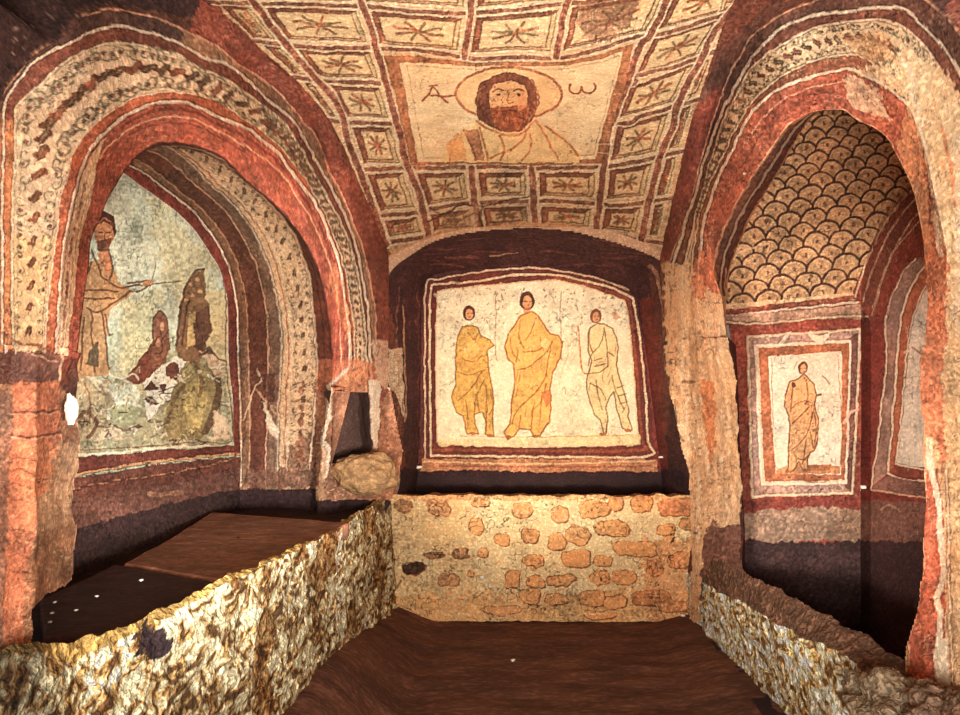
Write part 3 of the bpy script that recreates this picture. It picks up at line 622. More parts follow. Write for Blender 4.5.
V, Fc, K = patch_raw(cpoly, 1.0, YC, cc, hole=None, amp=.005, sc=7)
ce = Parts().raw(V, Fc, K)
py_ = -88.; xs = np.linspace(-1.9, 2.1, 60); ys = np.linspace(-1.5, 1.84, 60); XX, YY = np.meshgrid(xs, ys, indexing='ij')
Yed = np.array([YC(np.array([CX + F * x / 1.85]), np.array([py_]))[0] for x in xs]); YY = -1.5 + (YY + 1.5) / 3.34 * (Yed[:, None] + 1.5)
ce.grid(np.stack([XX, YY, zc(XX, YY) + .0], -1), c3(90, 62, 52))
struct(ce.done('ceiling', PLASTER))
cfz = empty('ceiling_fresco', (0, 0, 0), 'fresco of a bearded haloed bust between two letters on the ceiling', 'fresco')
YCo = lambda px, py: YC(px, py) - .006
patch('painted_ground', panel, .75, YCo, cc, FINE, cfz, amp=.005)
patch('painted_figure', bust, .7, lambda a, b: YC(a, b) - .012, cc, FINE, cfz, amp=.005)
for nm, pl in (('painted_letter', [(418,82),(460,82),(458,107),(418,107)]), ('painted_letter', [(567,80),(600,80),(600,98),(567,98)])):
    patch(nm, pl, .7, lambda a, b: YC(a, b) - .010, cc, FINE, cfz, amp=.005)

# ------------------------------------------------------------------ BACK RECESS
cb = Canvas(360, 200, 720, 640, c3(150, 116, 92), 3)
R0 = [(394,504),(400,478),(394,440),(388,400),(385,350),(385,300),(388,278),(396,266),(410,256),(430,244),(455,236),(490,231),(530,229),(570,232),(600,239),(630,248),(655,258),(666,268),(669,290),(671,340),(673,400),(682,444),(690,480),(690,504)]
R1 = [(413,506),(418,470),(420,400),(421,330),(422,300),(424,284),(430,277),(446,272),(470,270),(500,268),(530,266),(556,267),(580,272),(606,280),(626,290),(636,300),(642,330),(647,360),(652,400),(657,440),(661,470),(664,506)]
cb.fill([(360,200),(720,200),(720,640),(360,640)], c3(84, 52, 54), 1)
cb.fill(R0, c3(78, 46, 48), 1)
cb.fill([(384,300),(396,330),(402,380),(406,470),(396,478),(388,440)], c3(124, 70, 54), .8, 2)
cb.fill([(388,350),(402,350),(404,400),(404,424),(398,400),(392,392),(386,380)], c3(226, 206, 176), .95, 1)
for x in (399, 404, 409, 414, 419): cb.stroke([(x, 290), (x - 2, 330), (x, 380), (x - 1, 440), (x, 470)], 1.6, random.choice([c3(150, 84, 66), c3(60, 36, 38), c3(196, 140, 110)]), .6, 1.5, .7)
cb.stroke([(405,310),(404,350),(406,400),(404,425)], 1.6, c3(214, 170, 130), .8, 1)
for i in range(40):
    x = random.uniform(400, 640); y = random.uniform(236, 268); cb.stroke([(x, y), (x + random.uniform(10, 40), y + random.uniform(-2, 4))], random.uniform(.8, 2), random.choice([c3(120, 74, 70), c3(54, 34, 40), c3(140, 84, 74)]), .55, 1)
cb.stroke([(490,258),(505,256),(518,255)], 1.6, c3(220, 180, 156), .8)
cb.fill([(648,266),(658,270),(666,300),(668,350),(670,440),(660,440),(655,330)], c3(120, 70, 60), .7, 1.5)
cb.stroke([(650,268),(656,275),(658,284)], 4, c3(200, 160, 140), .8); cb.stroke([(658,285),(663,310),(667,336)], 3, c3(214, 176, 150), .9)
cb.fill([(640,300),(654,300),(664,400),(668,470),(656,470)], c3(126, 50, 44), .9, .8); cb.stroke([(664,330),(668,380),(670,440)], 2.4, c3(100, 56, 46), .8)
# frame
out = [(424,283),(440,277),(470,273),(500,270),(530,267),(556,269),(580,274),(606,281),(628,291),(637,302),(641,340),(646,380),(651,420),(656,466),(430,466),(420,466),(421,400),(422,330)]
cb.fill(out, c3(110, 50, 44), 1, .3)
ln1 = [(425,466),(425,400),(425,330),(426,284),(440,279),(480,272),(514,269),(540,268),(575,273),(606,281),(628,290)]
cb.line(ln1, 1.8, c3(240, 206, 176), DBRN, 1)
ln2 = [(431,456),(430,400),(430,330),(431,289),(440,284),(480,281),(514,275),(556,275),(581,280),(606,286),(631,297),(634,306),(640,340),(645,390),(648,440),(648,456),(560,457),(480,456),(431,456)]
cb.line(ln2, 2.2, PALE, c3(96, 44, 38), 1.0)
inn = [(437,442),(436,400),(436,330),(438,292),(450,289),(480,286),(530,282),(556,280),(581,285),(606,294),(624,300),(627,310),(631,340),(634,380),(637,420),(639,444),(600,446),(540,447),(480,446)]
cb.fill(inn, c3(250, 240, 208), 1)
cb.stroke(inn + inn[:1], 1.6, c3(246, 214, 176), 1, .2, .1, False)
cb.stroke([(434,447),(434,400),(433,330),(434,290),(450,286),(480,283.5),(530,279)], 2.6, c3(112, 50, 42), .95)
cb.stroke([(556,277.5),(581,282.5),(606,290.5),(627,299),(630,312),(634,345),(638,390),(642,440),(642,450),(560,451),(480,450),(434,450)], 3, c3(150, 76, 50), .95)
cb.fill([(422,459),(656,459),(658,472),(420,472)], c3(176, 124, 92), 1, .8); cb.stroke([(424,462),(540,464),(652,461)], 1.5, c3(240, 206, 160), .9); cb.stroke([(440,466),(540,467),(650,466)], 1.6, c3(140, 74, 60), .8)
cb.fill([(380,471),(430,471),(470,470),(540,472),(600,471),(680,472),(700,490),(700,640),(370,640),(370,490)], c3(54, 32, 38), 1, .7)
cb.fill([(438,292),(530,284),(600,294),(626,320),(627,336),(590,345),(560,330),(540,330),(500,335),(470,330),(440,345)], c3(222, 212, 186), .6, 4)
for i in range(170):
    x = random.uniform(440, 628); y = 288 + abs(random.gauss(0, 22)); cb.stroke([(x, y), (x + random.uniform(-2, 2), y + random.uniform(-2, 3))], random.uniform(.7, 1.5), random.choice([c3(120, 100, 88), c3(150, 130, 110), c3(96, 72, 70)]), .7, .3)
for x0 in (495.5, 560.5): cb.stroke([(x0, 292), (x0, 330), (x0 + 1, 360)], .9, c3(140, 120, 100), .7, .5)
cb.fill([(436,440),(640,434),(640,446),(437,446)], c3(242, 222, 170), .8, 1); cb.stroke([(460,436),(540,437),(632,435)], 1, c3(196, 150, 90), .8)
YEL = c3(222, 172, 84); YD = c3(150, 98, 44)
def fig(cv, outl, col, head, hr, hair, folds, fc, feet=(), al=1, w=1.3):
    cv.fill(outl, col, al, .15); cv.stroke(outl + outl[:1], w, fc, .9, .15, .15, False)
    for f in folds: cv.stroke(f, w, fc, .8, .2)
    oa = np.array(outl, float); lo, hi = oa.min(0), oa.max(0)
    for _ in range(46):
        p = lo + (hi - lo) * rng.random(2); q = p + [rng.uniform(-4, 3), rng.uniform(5, 12)]
        if inpoly(np.array([p[0], q[0]]), np.array([p[1], q[1]]), oa).all(): cv.stroke([p, (p + q) / 2 + [rng.uniform(-1, 1), 0], q], .9, fc if rng.random() < .6 else np.array(col) * .5 + PALE * .5, .55, .3)
    for x, y in feet: cv.blob(x, y, 3.6, 1.6, c3(176, 108, 60), .95)
    cv.blob(head[0], head[1], hr * .82, hr * 1.05, hair, 1, 0, .2); cv.blob(head[0] + .3, head[1] + 1.2, hr * .5, hr * .75, c3(206, 146, 104), 1, 0, .15)
    cv.stroke([(head[0] - hr * .3, head[1] + .4), (head[0] - hr * .05, head[1] + .4)], .9, hair); cv.stroke([(head[0] + hr * .25, head[1] + .4), (head[0] + hr * .5, head[1] + .4)], .9, hair)
    cv.stroke([(head[0] + .3, head[1] + 4), (head[0] + 1.6, head[1] + 4)], .8, c3(130, 60, 40))
figL = [(463,326),(458,334),(456,346),(455,365),(456,385),(451,397),(456,412),(463,416),(466,430),(467,434),(479,434),(475,424),(474,414),(482,412),(486,420),(485,434),(494,436),(492,420),(494,400),(491,384),(488,365),(487,350),(494,345),(490,340),(482,336),(478,328),(472,325)]
fig(cb, figL, YEL, (469, 313), 7.5, c3(92, 52, 40), [[(460,350),(470,352),(478,350)], [(457,372),(470,374),(486,370)], [(462,358),(474,362),(482,356)], [(468,332),(474,340),(478,334)], [(482,372),(470,390),(458,400)], [(484,380),(476,398),(474,414)], [(486,385),(487,410),(486,430)], [(466,400),(468,420)], [(490,390),(493,405),(489,415)], [(476,395),(480,412)]], YD, [(472,434), (490,435)])
cb.fill([(462,350),(470,340),(480,345),(478,356),(464,356)], c3(236, 196, 110), .7, 1)
figC = [(520,316),(514,326),(508,334),(505,346),(507,358),(514,364),(515,380),(512,400),(510,424),(504,432),(508,440),(514,436),(520,428),(530,430),(534,436),(540,436),(544,428),(550,422),(551,400),(550,388),(553,372),(560,358),(562,342),(558,336),(550,334),(545,326),(538,316),(532,312)]
fig(cb, figC, c3(238, 184, 96), (527, 301), 9, c3(84, 50, 40), [[(520,320),(519,338),(524,348)], [(536,318),(532,330),(526,340)], [(510,340),(513,354),(520,360)], [(524,352),(538,350),(546,344)], [(552,342),(546,352),(530,366),(518,370)], [(550,352),(544,380),(530,398),(516,412),(512,424)], [(546,384),(542,400),(532,412)], [(534,402),(532,420),(531,430)], [(542,396),(540,420)], [(518,350),(516,362)], [(520,415),(519,427)]], c3(170, 96, 40), [(509,437), (535,436)], w=1.5)
cb.blob(545, 343, 4.5, 4.5, c3(246, 214, 140), 1); cb.fill([(541,392),(550,390),(550,404),(546,408)], c3(214, 108, 56), .8, .6); cb.blob(527, 310, 4, 4, c3(180, 110, 70), .7)
figR = [(590,328),(588,334),(588,350),(592,360),(588,374),(586,382),(590,400),(594,414),(600,420),(604,432),(606,434),(608,420),(606,408),(610,396),(614,392),(616,405),(619,416),(622,428),(628,432),(632,430),(628,416),(629,412),(625,396),(620,378),(616,364),(618,350),(617,338),(612,328),(604,324),(597,324)]
fig(cb, figR, c3(236, 214, 162), (596, 316), 7, c3(140, 84, 58), [[(589,332),(590,345),(593,352)], [(604,330),(600,344),(592,354),(588,366)], [(604,328),(607,350),(608,366)], [(594,360),(602,358)], [(594,366),(604,364)], [(588,374),(600,372),(608,366)], [(590,384),(600,388),(606,400)], [(612,376),(616,392),(624,410)], [(596,380),(598,394),(602,410)], [(617,388),(624,386)], [(618,396),(626,394)], [(620,404),(627,402)], [(608,352),(614,356)]], c3(110, 84, 54), [(603,434), (628,431)])
cb.stroke([(578,327),(580,345),(582,370),(588,374)], 1.6, c3(180, 120, 70), .9); cb.stroke([(566,327),(576,327)], 2, c3(190, 170, 140), .9)
cb.stroke([(560,320),(563,330),(568,350),(564,366),(560,390),(570,405),(573,425)], .8, c3(190, 176, 120), .7); cb.blob(616, 316, 4, 2.6, c3(190, 120, 90), .6, 0, 1.5)
cb.finish(.85, .97, .5, 1.04)
arb = empty('arched_recess', (0, 0, 0), 'dark soot-stained recess vault around the fresco of three standing men', 'recess')
YB = plane(5.72)
oR0 = rail(R0, plane(5.0), 520); oR1 = rail(R1, plane(5.70), 520)
G = loftgrid(oR0, oR1, 56); G[:, :, 2] += np.sin(np.linspace(0, math.pi, 56))[None] * .02; K = loft_col(loftgrid(oR0, oR1, 56), cb); wg = (np.sin(np.linspace(0, math.pi, 56)) ** .5)[None, :, None]; Parts().grid(G + (disp(G, .014, 9) - G) * wg, K).done('soffit', SOOTM, arb)
p0 = R1[1:-1] ; ft = empty('fresco', (0, 0, 0), 'rectangular fresco of three standing men in long robes, on the far end wall', 'fresco')
patch('painted_ground', inn, .7, plane(5.70), cb, FINE, ft, amp=.003, off=.0)
frame_poly = np.vstack([spline(R1, 200)[8:-8], [(662, 474), (416, 474)]])
frame_poly = np.array(frame_poly) + np.sign(np.array(frame_poly) - [538, 370]) * [2.5, 2.5]
patch('painted_border', frame_poly, .8, plane(5.705), cb, PLASTER, ft, amp=.002, hole=[(515 + (x - 535) * .985 + 20, 370 + (y - 370) * .985) for x, y in inn])
for f_, hd, r_, lb in ((figL, (469, 313), 8, 'left figure in a short yellow robe'), (figC, (527, 301), 10, 'tall middle figure in a long orange robe'), (figR, (596, 316), 8, 'right figure in a pale robe')):
    body = f_
    hp = [(hd[0] + r_ * math.cos(t), hd[1] + 2 + r_ * 1.15 * math.sin(t)) for t in np.linspace(0, 2 * math.pi, 20, endpoint=False)]
    V1, F1, K1 = patch_raw(body, .65, plane(5.692), cb, amp=.003); V2, F2, K2 = patch_raw(hp, .65, plane(5.690), cb, amp=.003)
    Parts().raw(V1, F1, K1).raw(V2, F2, K2).done('painted_figure', FINE, ft)['label'] = lb
bk = Parts(); V, Fc, K = patch_raw([(372,215),(700,215),(700,620),(372,620)], 1.6, plane(5.012), cb, hole=np.vstack([spline(R0, 200), [(690,640),(394,640)]]), amp=.001, sc=7); K = np.where(V[:, 2:3] > 2.5, c3(196, 150, 118), c3(150, 96, 72)) + 0 * K
bk.raw(V, Fc, K)
G = np.stack(np.broadcast_arrays(np.linspace(-1.05, 1.2, 80)[:, None], 5.74, np.linspace(0, 1.15, 30)[None]), -1).astype(float); bk.grid(disp(G, .01, 8), c3(58, 38, 40))
struct(bk.done('wall_back', PLASTER))

# ------------------------------------------------------------------ RIGHT ARCH
def px(*p): return list(p)
RO = [(668,345),(666,300),(670,262),(679,240),(687,212),(697,180),(704,150),(714,116),(727,81),(739,60),(749,40),(766,25),(784,13),(800,6),(830,-4),(862,-9),(895,-11),(915,-6),(935,8),(955,28),(975,60),(990,110),(1000,200),(1004,350)]
RA = [(670,345),(669,300),(674,262),(681,240),(688,214),(696,190),(703,165),(711,140),(719,118),(734,89),(749,62),(763,45),(779,30),(800,20),(817,15),(837,13),(859,10),(880,8),(897,8),(909,13),(921,25),(941,44),(951,59),(960,72),(972,100),(982,150),(990,220),(994,350)]
RB = [(679,345),(680,300),(685,262),(690,240),(697,210),(703,188),(710,164),(717,140),(724,118),(737,94),(747,73),(761,59),(778,47),(800,35),(817,27),(847,22),(877,20),(894,23),(907,30),(921,42),(934,59),(944,76),(958,104),(968,150),(976,220),(978,350)]
RC = [(688,345),(690,290),(695,240),(700,213),(706,194),(713,177),(722,158),(731,138),(741,119),(756,97),(774,81),(800,67),(822,59),(847,55),(867,59),(884,70),(897,83),(909,104),(922,140),(936,200),(946,260),(950,350)]
RD = [(695,345),(697,290),(701,240),(705,220),(710,202),(716,183),(725,164),(734,146),(747,119),(757,106),(774,91),(800,80),(825,74),(847,69),(864,74),(884,84),(899,96),(910,108),(924,140),(936,190),(945,250),(950,345)]
RE = [(727,345),(722,300),(714,272),(717,250),(722,237),(731,214),(744,190),(757,170),(768,154),(786,128),(800,118),(815,111),(842,110),(857,120),(875,128),(887,138),(895,152),(904,169),(911,184),(916,200),(920,220),(923,240),(925,270),(928,305),(926,345)]
RK = [(735,372),(727,330),(726,307),(729,274),(736,250),(742,237),(749,221),(766,192),(783,164),(800,133),(812,118),(830,106),(850,106),(880,124),(900,150),(916,176),(926,198),(934,225),(940,250),(945,290),(948,330),(950,370)]
ER = lambda a, b: YR(a, b) * (1 + .04 * (1 - sm(np.asarray(b, float), 230, 335) * (np.asarray(a) > 820)))
XRB = 2.03
def YEND(px_, py_):                                       # end wall that bends into the vault
    px_ = np.asarray(px_, float); py_ = np.asarray(py_, float)
    Y = np.full(np.shape(px_), 4.3) + 0 * py_
    for _ in range(60):
        Z = CZ - (py_ - CY) * Y / F; t = ((Z - 2.2) / .74).clip(0, .9995)
        Y = .6 * Y + .4 * (3.05 + 1.25 * np.sqrt(1 - t * t))
    return Y
def YRB(px_, py_): return XRB * F / (np.maximum(np.asarray(px_, float), 600) - CX)
cr = Canvas(640, -80, 1120, 780, c3(112, 70, 52))
cr.fill([(640,-80),(1120,-80),(1120,400),(1000,300),(960,40),(900,0),(800,8),(750,40),(700,130),(672,240),(640,260)], c3(96, 58, 48), 1)
cr.fill([(690,110),(722,84),(714,116),(704,150),(690,200),(676,240),(666,262),(656,262),(672,200)], c3(132, 56, 42), 1, .6)
cr.fill([(905,-10),(1000,-10),(1010,60),(950,40),(925,20)], c3(90, 62, 60), .9, 3); cr.fill([(945,-10),(1010,-10),(1010,70),(962,66),(950,40)], c3(160, 84, 66), .8, 3)
cr.stroke([(930,5),(940,20),(935,35)], 1.4, c3(196, 140, 120), .7); 
# soffit stripes
band(cr, RE, RK, c3(126, 66, 48)); cr.stroke(mixr(RE, RK, .04), 2.2, c3(236, 180, 146), .8)
band(cr, mixr(RE, RK, .08), mixr(RE, RK, .45), c3(132, 84, 62)); cr.line(mixr(RE, RK, .5), 2.4, WHITE, c3(84, 44, 36), 1.6); cr.stroke(mixr(RE, RK, .78), 3.4, c3(104, 50, 40), .9); cr.stroke(RK, 2.4, c3(226, 184, 140), .95)


band(cr, RO, RA, c3(92, 62, 52)); band(cr, RA, RB, c3(116, 66, 50)); band(cr, RB, RC, c3(222, 192, 150)); band(cr, RC, RD, c3(150, 84, 56)); band(cr, RD, RE, c3(172, 82, 56))
cr.stroke(RO, 1.8, c3(196, 152, 122), .8); cr.line(RA, 2.8, WHITE, DBRN, 1); cr.line(RB, 2.0, PALE, BRN, 1.2); cr.line(RC, 1.6, PALE, c3(96, 60, 44), 1.4); cr.line(RD, 2.8, WHITE, c3(110, 54, 40), 1)
vine(cr, RB, RC, .18, .60, 30, [c3(124, 66, 50), c3(110, 84, 60), c3(150, 76, 50)]); vine(cr, RB, RC, .62, .75, 4, [c3(146, 66, 46)])
cr.fill([(842,36),(884,34),(894,60),(872,62),(848,50)], c3(176, 128, 84), .6, 4)
# right-hand part of the front: pale, worn plaster
cr.fill([(842,70),(866,74),(884,84),(905,100),(918,128),(930,180),(936,240),(936,400),(960,400),(1010,400),(1010,200),(975,110),(950,80),(925,60),(905,52),(885,66)], c3(232, 200, 150), .72, 4)
cr.fill([(842,76),(862,78),(880,92),(890,120),(868,112),(850,104)], c3(214, 180, 146), .85, 3)
cr.fill([(905,110),(918,128),(926,170),(930,230),(935,280),(945,330),(930,350),(922,280),(912,190),(896,150)], c3(226, 158, 104), .7, 3)
cr.fill([(926,245),(946,245),(948,330),(952,420),(948,520),(940,520),(930,440),(926,330)], c3(206, 108, 66), .85, 3)
cr.stroke([(906,60),(915,100),(925,140),(934,200),(940,280),(946,330)], 3.6, WHITE, .8, 2); cr.stroke([(944,130),(950,170),(956,210),(952,180)], 3.5, c3(196, 116, 72), .8, 1)
cr.stroke([(955,140),(960,240),(958,320),(962,400)], 7, WHITE, .6, 3)
for i in range(60):
    x = random.uniform(925, 1000); y = random.uniform(60, 330); cr.stroke([(x, y), (x + random.uniform(0, 6), y + random.uniform(8, 24))], random.uniform(1, 2.4), random.choice([c3(250, 236, 204), c3(196, 128, 84), c3(160, 116, 76)]), .5, 1)
# rim details
a = spline(RD, 200); b = spline(RE, 200)
cr.stroke((a * .7 + b * .3)[70:110:4], 1.5, c3(236, 180, 150), .8); cr.stroke((a * .45 + b * .55)[60:105:4], 1.2, c3(130, 56, 42), .8)
cr.fill([(770,104),(800,92),(840,86),(846,100),(810,108),(780,122),(765,130)], c3(140, 62, 44), .55, 3)
cr.blob(745, 174, 1.8, 1.6, WHITE, .9); cr.stroke(RE, 2, c3(236, 178, 128), .8)
# lower far foot of the arch: worn cream plaster
cr.fill([(664,262),(676,262),(690,262),(712,290),(728,300),(738,360),(744,470),(744,530),(700,640),(686,640),(680,470),(668,400)], c3(234, 196, 148), .88, 3)
for x0 in range(668, 744, 3):
    y0 = random.uniform(230, 420); cr.stroke([(x0, y0), (x0 + random.uniform(-1, 2), y0 + 40), (x0 + random.uniform(0, 6), y0 + random.uniform(60, 120))], random.uniform(1, 2.4), random.choice([WHITE, c3(206, 128, 78), c3(190, 140, 96), c3(250, 236, 206), c3(170, 110, 74)]), .6, 1)
for i in range(26):
    x0 = random.uniform(685, 742); y0 = random.uniform(380, 520); cr.stroke([(x0, y0), (x0 + 1, y0 + random.uniform(8, 26))], random.uniform(1, 2.2), random.choice([WHITE, c3(176, 130, 84), c3(250, 236, 206)]), .6, 1)
cr.fill([(700,380),(714,382),(716,440),(712,470),(704,420)], c3(214, 118, 60), .8, 2); cr.fill([(694,262),(712,240),(714,275),(704,300),(692,296)], c3(206, 108, 66), .7, 3)
cr.stroke([(684,381),(694,382)], 3, c3(120, 84, 56), .9); cr.stroke([(675,400),(676,425),(683,442)], 2, c3(110, 76, 52), .9)
cr.stroke([(698,470),(698,510),(695,560),(690,615)], 3, PALE, .9, .6); cr.fill([(714,486),(742,480),(742,528),(716,530)], c3(206, 178, 142), .8, 2)
cr.fill([(703,540),(712,520),(718,526),(744,526),(748,600),(700,600)], c3(110, 76, 66), 1, 1.2); cr.fill([(738,430),(745,432),(747,560),(740,560),(741,500)], c3(70, 30, 32), 1, .4)
# lower near pier
cr.fill([(918,340),(1120,340),(1120,700),(905,700),(900,660),(912,630),(922,585),(924,470)], c3(222, 176, 128), 1)
cr.fill([(914,262),(944,256),(948,345),(949,420),(944,480),(936,440),(920,430)], c3(204, 112, 72), .95, 1.2); cr.fill([(942,345),(962,345),(970,700),(950,700),(946,480)], c3(216, 178, 130), .9, 2)
cr.fill([(926,470),(938,470),(944,520),(946,600),(944,690),(936,700),(905,690),(906,656),(911,631),(921,585),(924,535)], c3(186, 82, 52), 1, .8)
cr.stroke([(929,440),(931,470),(936,490),(940,530),(944,575),(938,600),(941,620),(937,650),(941,690)], 6, WHITE, 1, .6, .1)
cr.fill([(936,638),(946,636),(950,692),(940,692)], WHITE, 1, .8)
cr.line([(947,470),(949,560),(951,650),(955,700)], 1.8, PALE, c3(140, 80, 52), 1.6); cr.stroke([(923,430),(924,535),(921,585),(911,631),(907,665)], 1.5, c3(240, 190, 150), .9)
for i in range(30):
    x0 = random.uniform(950, 1000); y0 = random.uniform(340, 690); cr.stroke([(x0, y0), (x0 + 1, y0 + random.uniform(8, 26))], random.uniform(1, 2.4), random.choice([WHITE, c3(176, 116, 74), c3(150, 90, 60)]), .5, 1)
cr.finish(1.4, .82, .9, 1.17)

TR = [(663,345),(661,290),(660,262),(665,236),(674,195),(682,160),(691,120),(699,98),(712,60),(722,35),(735,5),(760,-25),(830,-60),(930,-76),(1010,-60),(1060,-20),(1090,60),(1105,160),(1110,345)]
def TRd(px_, py_):
    yc = YC(px_, py_); yr = YR(px_, py_); return np.where((px_ < 1040) & (py_ < 250), yc, yr)
oRO = rail(RO, YR, N); oRA = rail(RA, YR, N); oRB = rail(RB, YR, N); oRC = rail(RC, YR, N); oRD = rail(RD, YR, N); oRE = rail(RE, ER, N)
def YK(px_, py_): return np.minimum(YEND(px_, py_), np.where(px_ > 860, YRB(px_, py_), 99.))
oRK = rail(RK, YK, N)
wr = Parts()
G = loftgrid(oRO, rail(TR, TRd, N), 34); K = loft_col(G, cr); wr.grid(disp(G, .004, 7), K)
V, Fc, K = patch_raw([(664,338),(728,338),(735,372),(738,430),(742,480),(744,530),(744,572),(712,560),(703,580),(700,622),(688,622),(691,560),(690,500),(688,470),(680,440),(672,400),(664,370)], 1.1, YR, cr, amp=.012, sc=13); wr.raw(V, Fc, K)
V, Fc, K = patch_raw([(926,338),(1120,338),(1120,790),(1000,790),(960,700),(936,698),(905,690),(903,662),(911,631),(921,585),(924,535),(924,470),(923,420),(920,390),(918,360),(924,345)], 1.3, YR, cr, amp=.008, sc=13); wr.raw(V, Fc, K)
struct(wr.done('wall_right', PLASTER))
arr = empty('arch', (0, 0, 0), 'painted right arch with worn pale plaster and red rim, before the scale-patterned vault', 'arch')
loft('outer_border', oRO, oRB, 20, cr, PLASTER, arr); loft('vine_band', oRB, oRC, 34, cr, PLASTER, arr)
G = np.concatenate([loftgrid(oRC, oRD, 12), loftgrid(oRD, oRE, 46)[:, 1:]], 1); K = loft_col(G, cr); Parts().grid(disp(G, .004, 7), K).done('red_rim', PLASTER, arr)
loft('soffit', oRE, oRK, 30, cr, PLASTER, arr)
# the jambs of the right recess below the springing
jb = Parts()
Gj = loftgrid(rail([(720,330),(728,372),(731,430),(735,480),(738,530),(740,570),(742,620)], ER, 120), rail([(736,345),(738,372),(740,430),(744,480),(746,530),(746,575),(746,640)], plane(4.32), 120), 20)
jb.grid(disp(Gj, .005, 9), c3(84, 38, 34)); struct(jb.done('wall_right_jamb', PLASTER))

# inner surfaces: end wall with scale vault, painted panel
ci = Canvas(700, 90, 980, 700, c3(186, 144, 100), 3)
# scales
rows = []; y = 309.; row = 0
while y > 88:
    k = (309 - y) / 210.; r = 14.5 - 3.5 * k; rows.append((y, r, k, row)); y -= r * .92; row += 1
for y, r, k, row in rows[::-1]:
    for j in range(-2, 18):
        x = 716 + j * r * 1.86 + (row % 2) * r * .93; yy = y - (x - 730) * .12
        if yy < 80 or x > 950: continue
        t = np.linspace(math.pi * .98, math.pi * 2.02, 12); e = random.uniform(.92, 1.06)
        P_ = np.c_[x + r * e * np.cos(t), yy + r * e * np.sin(t)]
        here = ci.a[min(ci.h - 1, max(0, int((yy - 96) * 3))), min(ci.w - 1, max(0, int((x - 700) * 3)))]
        ci.fill(np.vstack([P_, [(x + r, yy + 5), (x - r, yy + 5)]]), here * .30 + c3(222, 176, 126) * .62, .9)
        ci.stroke(P_, 2.6, c3(78, 42, 32), .95, .3, .15); ci.stroke(P_ * .86 + np.array([x, yy]) * .14, 1.3, c3(240, 200, 150), .55, .3)
        for q_ in range(5): ci.stroke([(x + random.uniform(-.5, .5) * r, yy - random.uniform(.1, .6) * r), (x + random.uniform(-.5, .5) * r, yy - random.uniform(.1, .6) * r)], .9, random.choice([c3(120, 76, 52), c3(236, 196, 146)]), .5)
        ci.blob(x, yy - r * .38, 1.5, 2.2, c3(96, 56, 40), .7)
ci.stroke([(727,262),(745,250),(765,244),(775,247)], 2.2, c3(236, 196, 150), .9, 1)
# cornice and fields below the scales
ci.fill([(700,309),(727,308),(790,302),(852,294),(860,272),(880,236),(900,208),(925,182),(980,160),(980,700),(700,700)], c3(158, 66, 50), 1, .3)
ci.fill([(700,305),(727,304),(790,299),(853,292),(855,300),(790,306),(700,313)], c3(236, 196, 150), 1)
ci.stroke([(700,313),(735,311),(790,305),(857,297)], 4.5, c3(140, 62, 44), 1); ci.line([(700,317),(740,315),(790,309),(858,302)], 2, WHITE, c3(100, 56, 44), .8)
ci.fill([(722,316),(790,311),(860,304),(868,320),(850,318),(790,321),(722,323)], c3(176, 140, 118), 1); ci.line([(726,322),(760,324),(800,320),(845,316),(868,316)], 2, PALE, c3(110, 54, 42), .8)
# bands following the arch of the side lunette
cur = [(859,299),(863,285),(868,270),(876,250),(886,230),(897,213),(912,196),(940,170)]
for d_, w_, c_ in ((-4, 2, PALE), (0, 4, c3(140, 66, 46)), (4, 2, WHITE), (10, 9, c3(116, 74, 62)), (15, 1.8, PALE)):
    ci.stroke([(x + d_ * .95, y + d_ * .55) for x, y in cur], w_, c_, 1)
ci.stroke([(873,315),(874,308),(878,295),(885,272),(895,250),(905,237),(925,215)], 1.6, PALE, .9)
# panel frame on the end wall (x748-860 y335-497)
def quad(ins): 
    l, t, r, b = 748 + ins, 336 + ins, 860 - ins, 497 - ins
    return [(l, t + 2), (r, t - 4), (r - 5 * (1 - ins / 60), b - 1), (l + 4, b)]
def q4(tl, tr, br, bl): return [tl, tr, br, bl]
f0 = q4((748,337),(860,330),(853,493),(752,497)); f1 = q4((755,346),(850,341),(846,483),(762,485)); f2 = q4((761,350),(848,346),(844,478),(768,479)); f3 = q4((768,357),(841,352),(840,474),(776,473))
ci.fill(f0, c3(168, 134, 122), 1); ci.fill([(846,340),(860,332),(853,493),(845,487)], c3(120, 76, 68), .9, .5); ci.stroke(f0 + f0[:1], 2.4, PALE, 1, .3, .1, False)
ci.fill(f1, c3(236, 206, 176), 1); ci.stroke(f1 + f1[:1], 2.4, WHITE, 1, .2, .1, False); ci.fill([(758,348),(849,343),(845,480),(765,482)], c3(190, 104, 62), 1)
ci.fill(f3, c3(244, 232, 206), 1); ci.stroke(f3 + f3[:1], 1.6, WHITE, 1, .2, 0, False); ci.stroke([(771,358),(773,420),(778,470),(838,472),(838,356)], .9, c3(160, 110, 76), .8, .2)
ci.fill([(806,360),(838,356),(838,470),(820,470)], c3(220, 210, 190), .6, 3)
ci.fill([(776,470),(790,464),(840,466),(840,474),(776,474)], c3(206, 130, 76), .9, .6); ci.fill([(805,466),(832,464),(830,470),(806,471)], c3(176, 96, 56), .8)
ci.stroke([(822,376),(830,384)], 1.5, c3(110, 80, 60), .8); ci.stroke([(816,396),(820,395)], 1.8, c3(90, 60, 46), .9)
figE = [(799,378),(790,382),(785,396),(784,406),(789,416),(790,430),(788,450),(788,468),(786,472),(793,471),(799,462),(803,470),(808,470),(807,460),(811,452),(815,450),(818,440),(818,420),(814,404),(816,396),(814,384),(808,378),(804,374)]
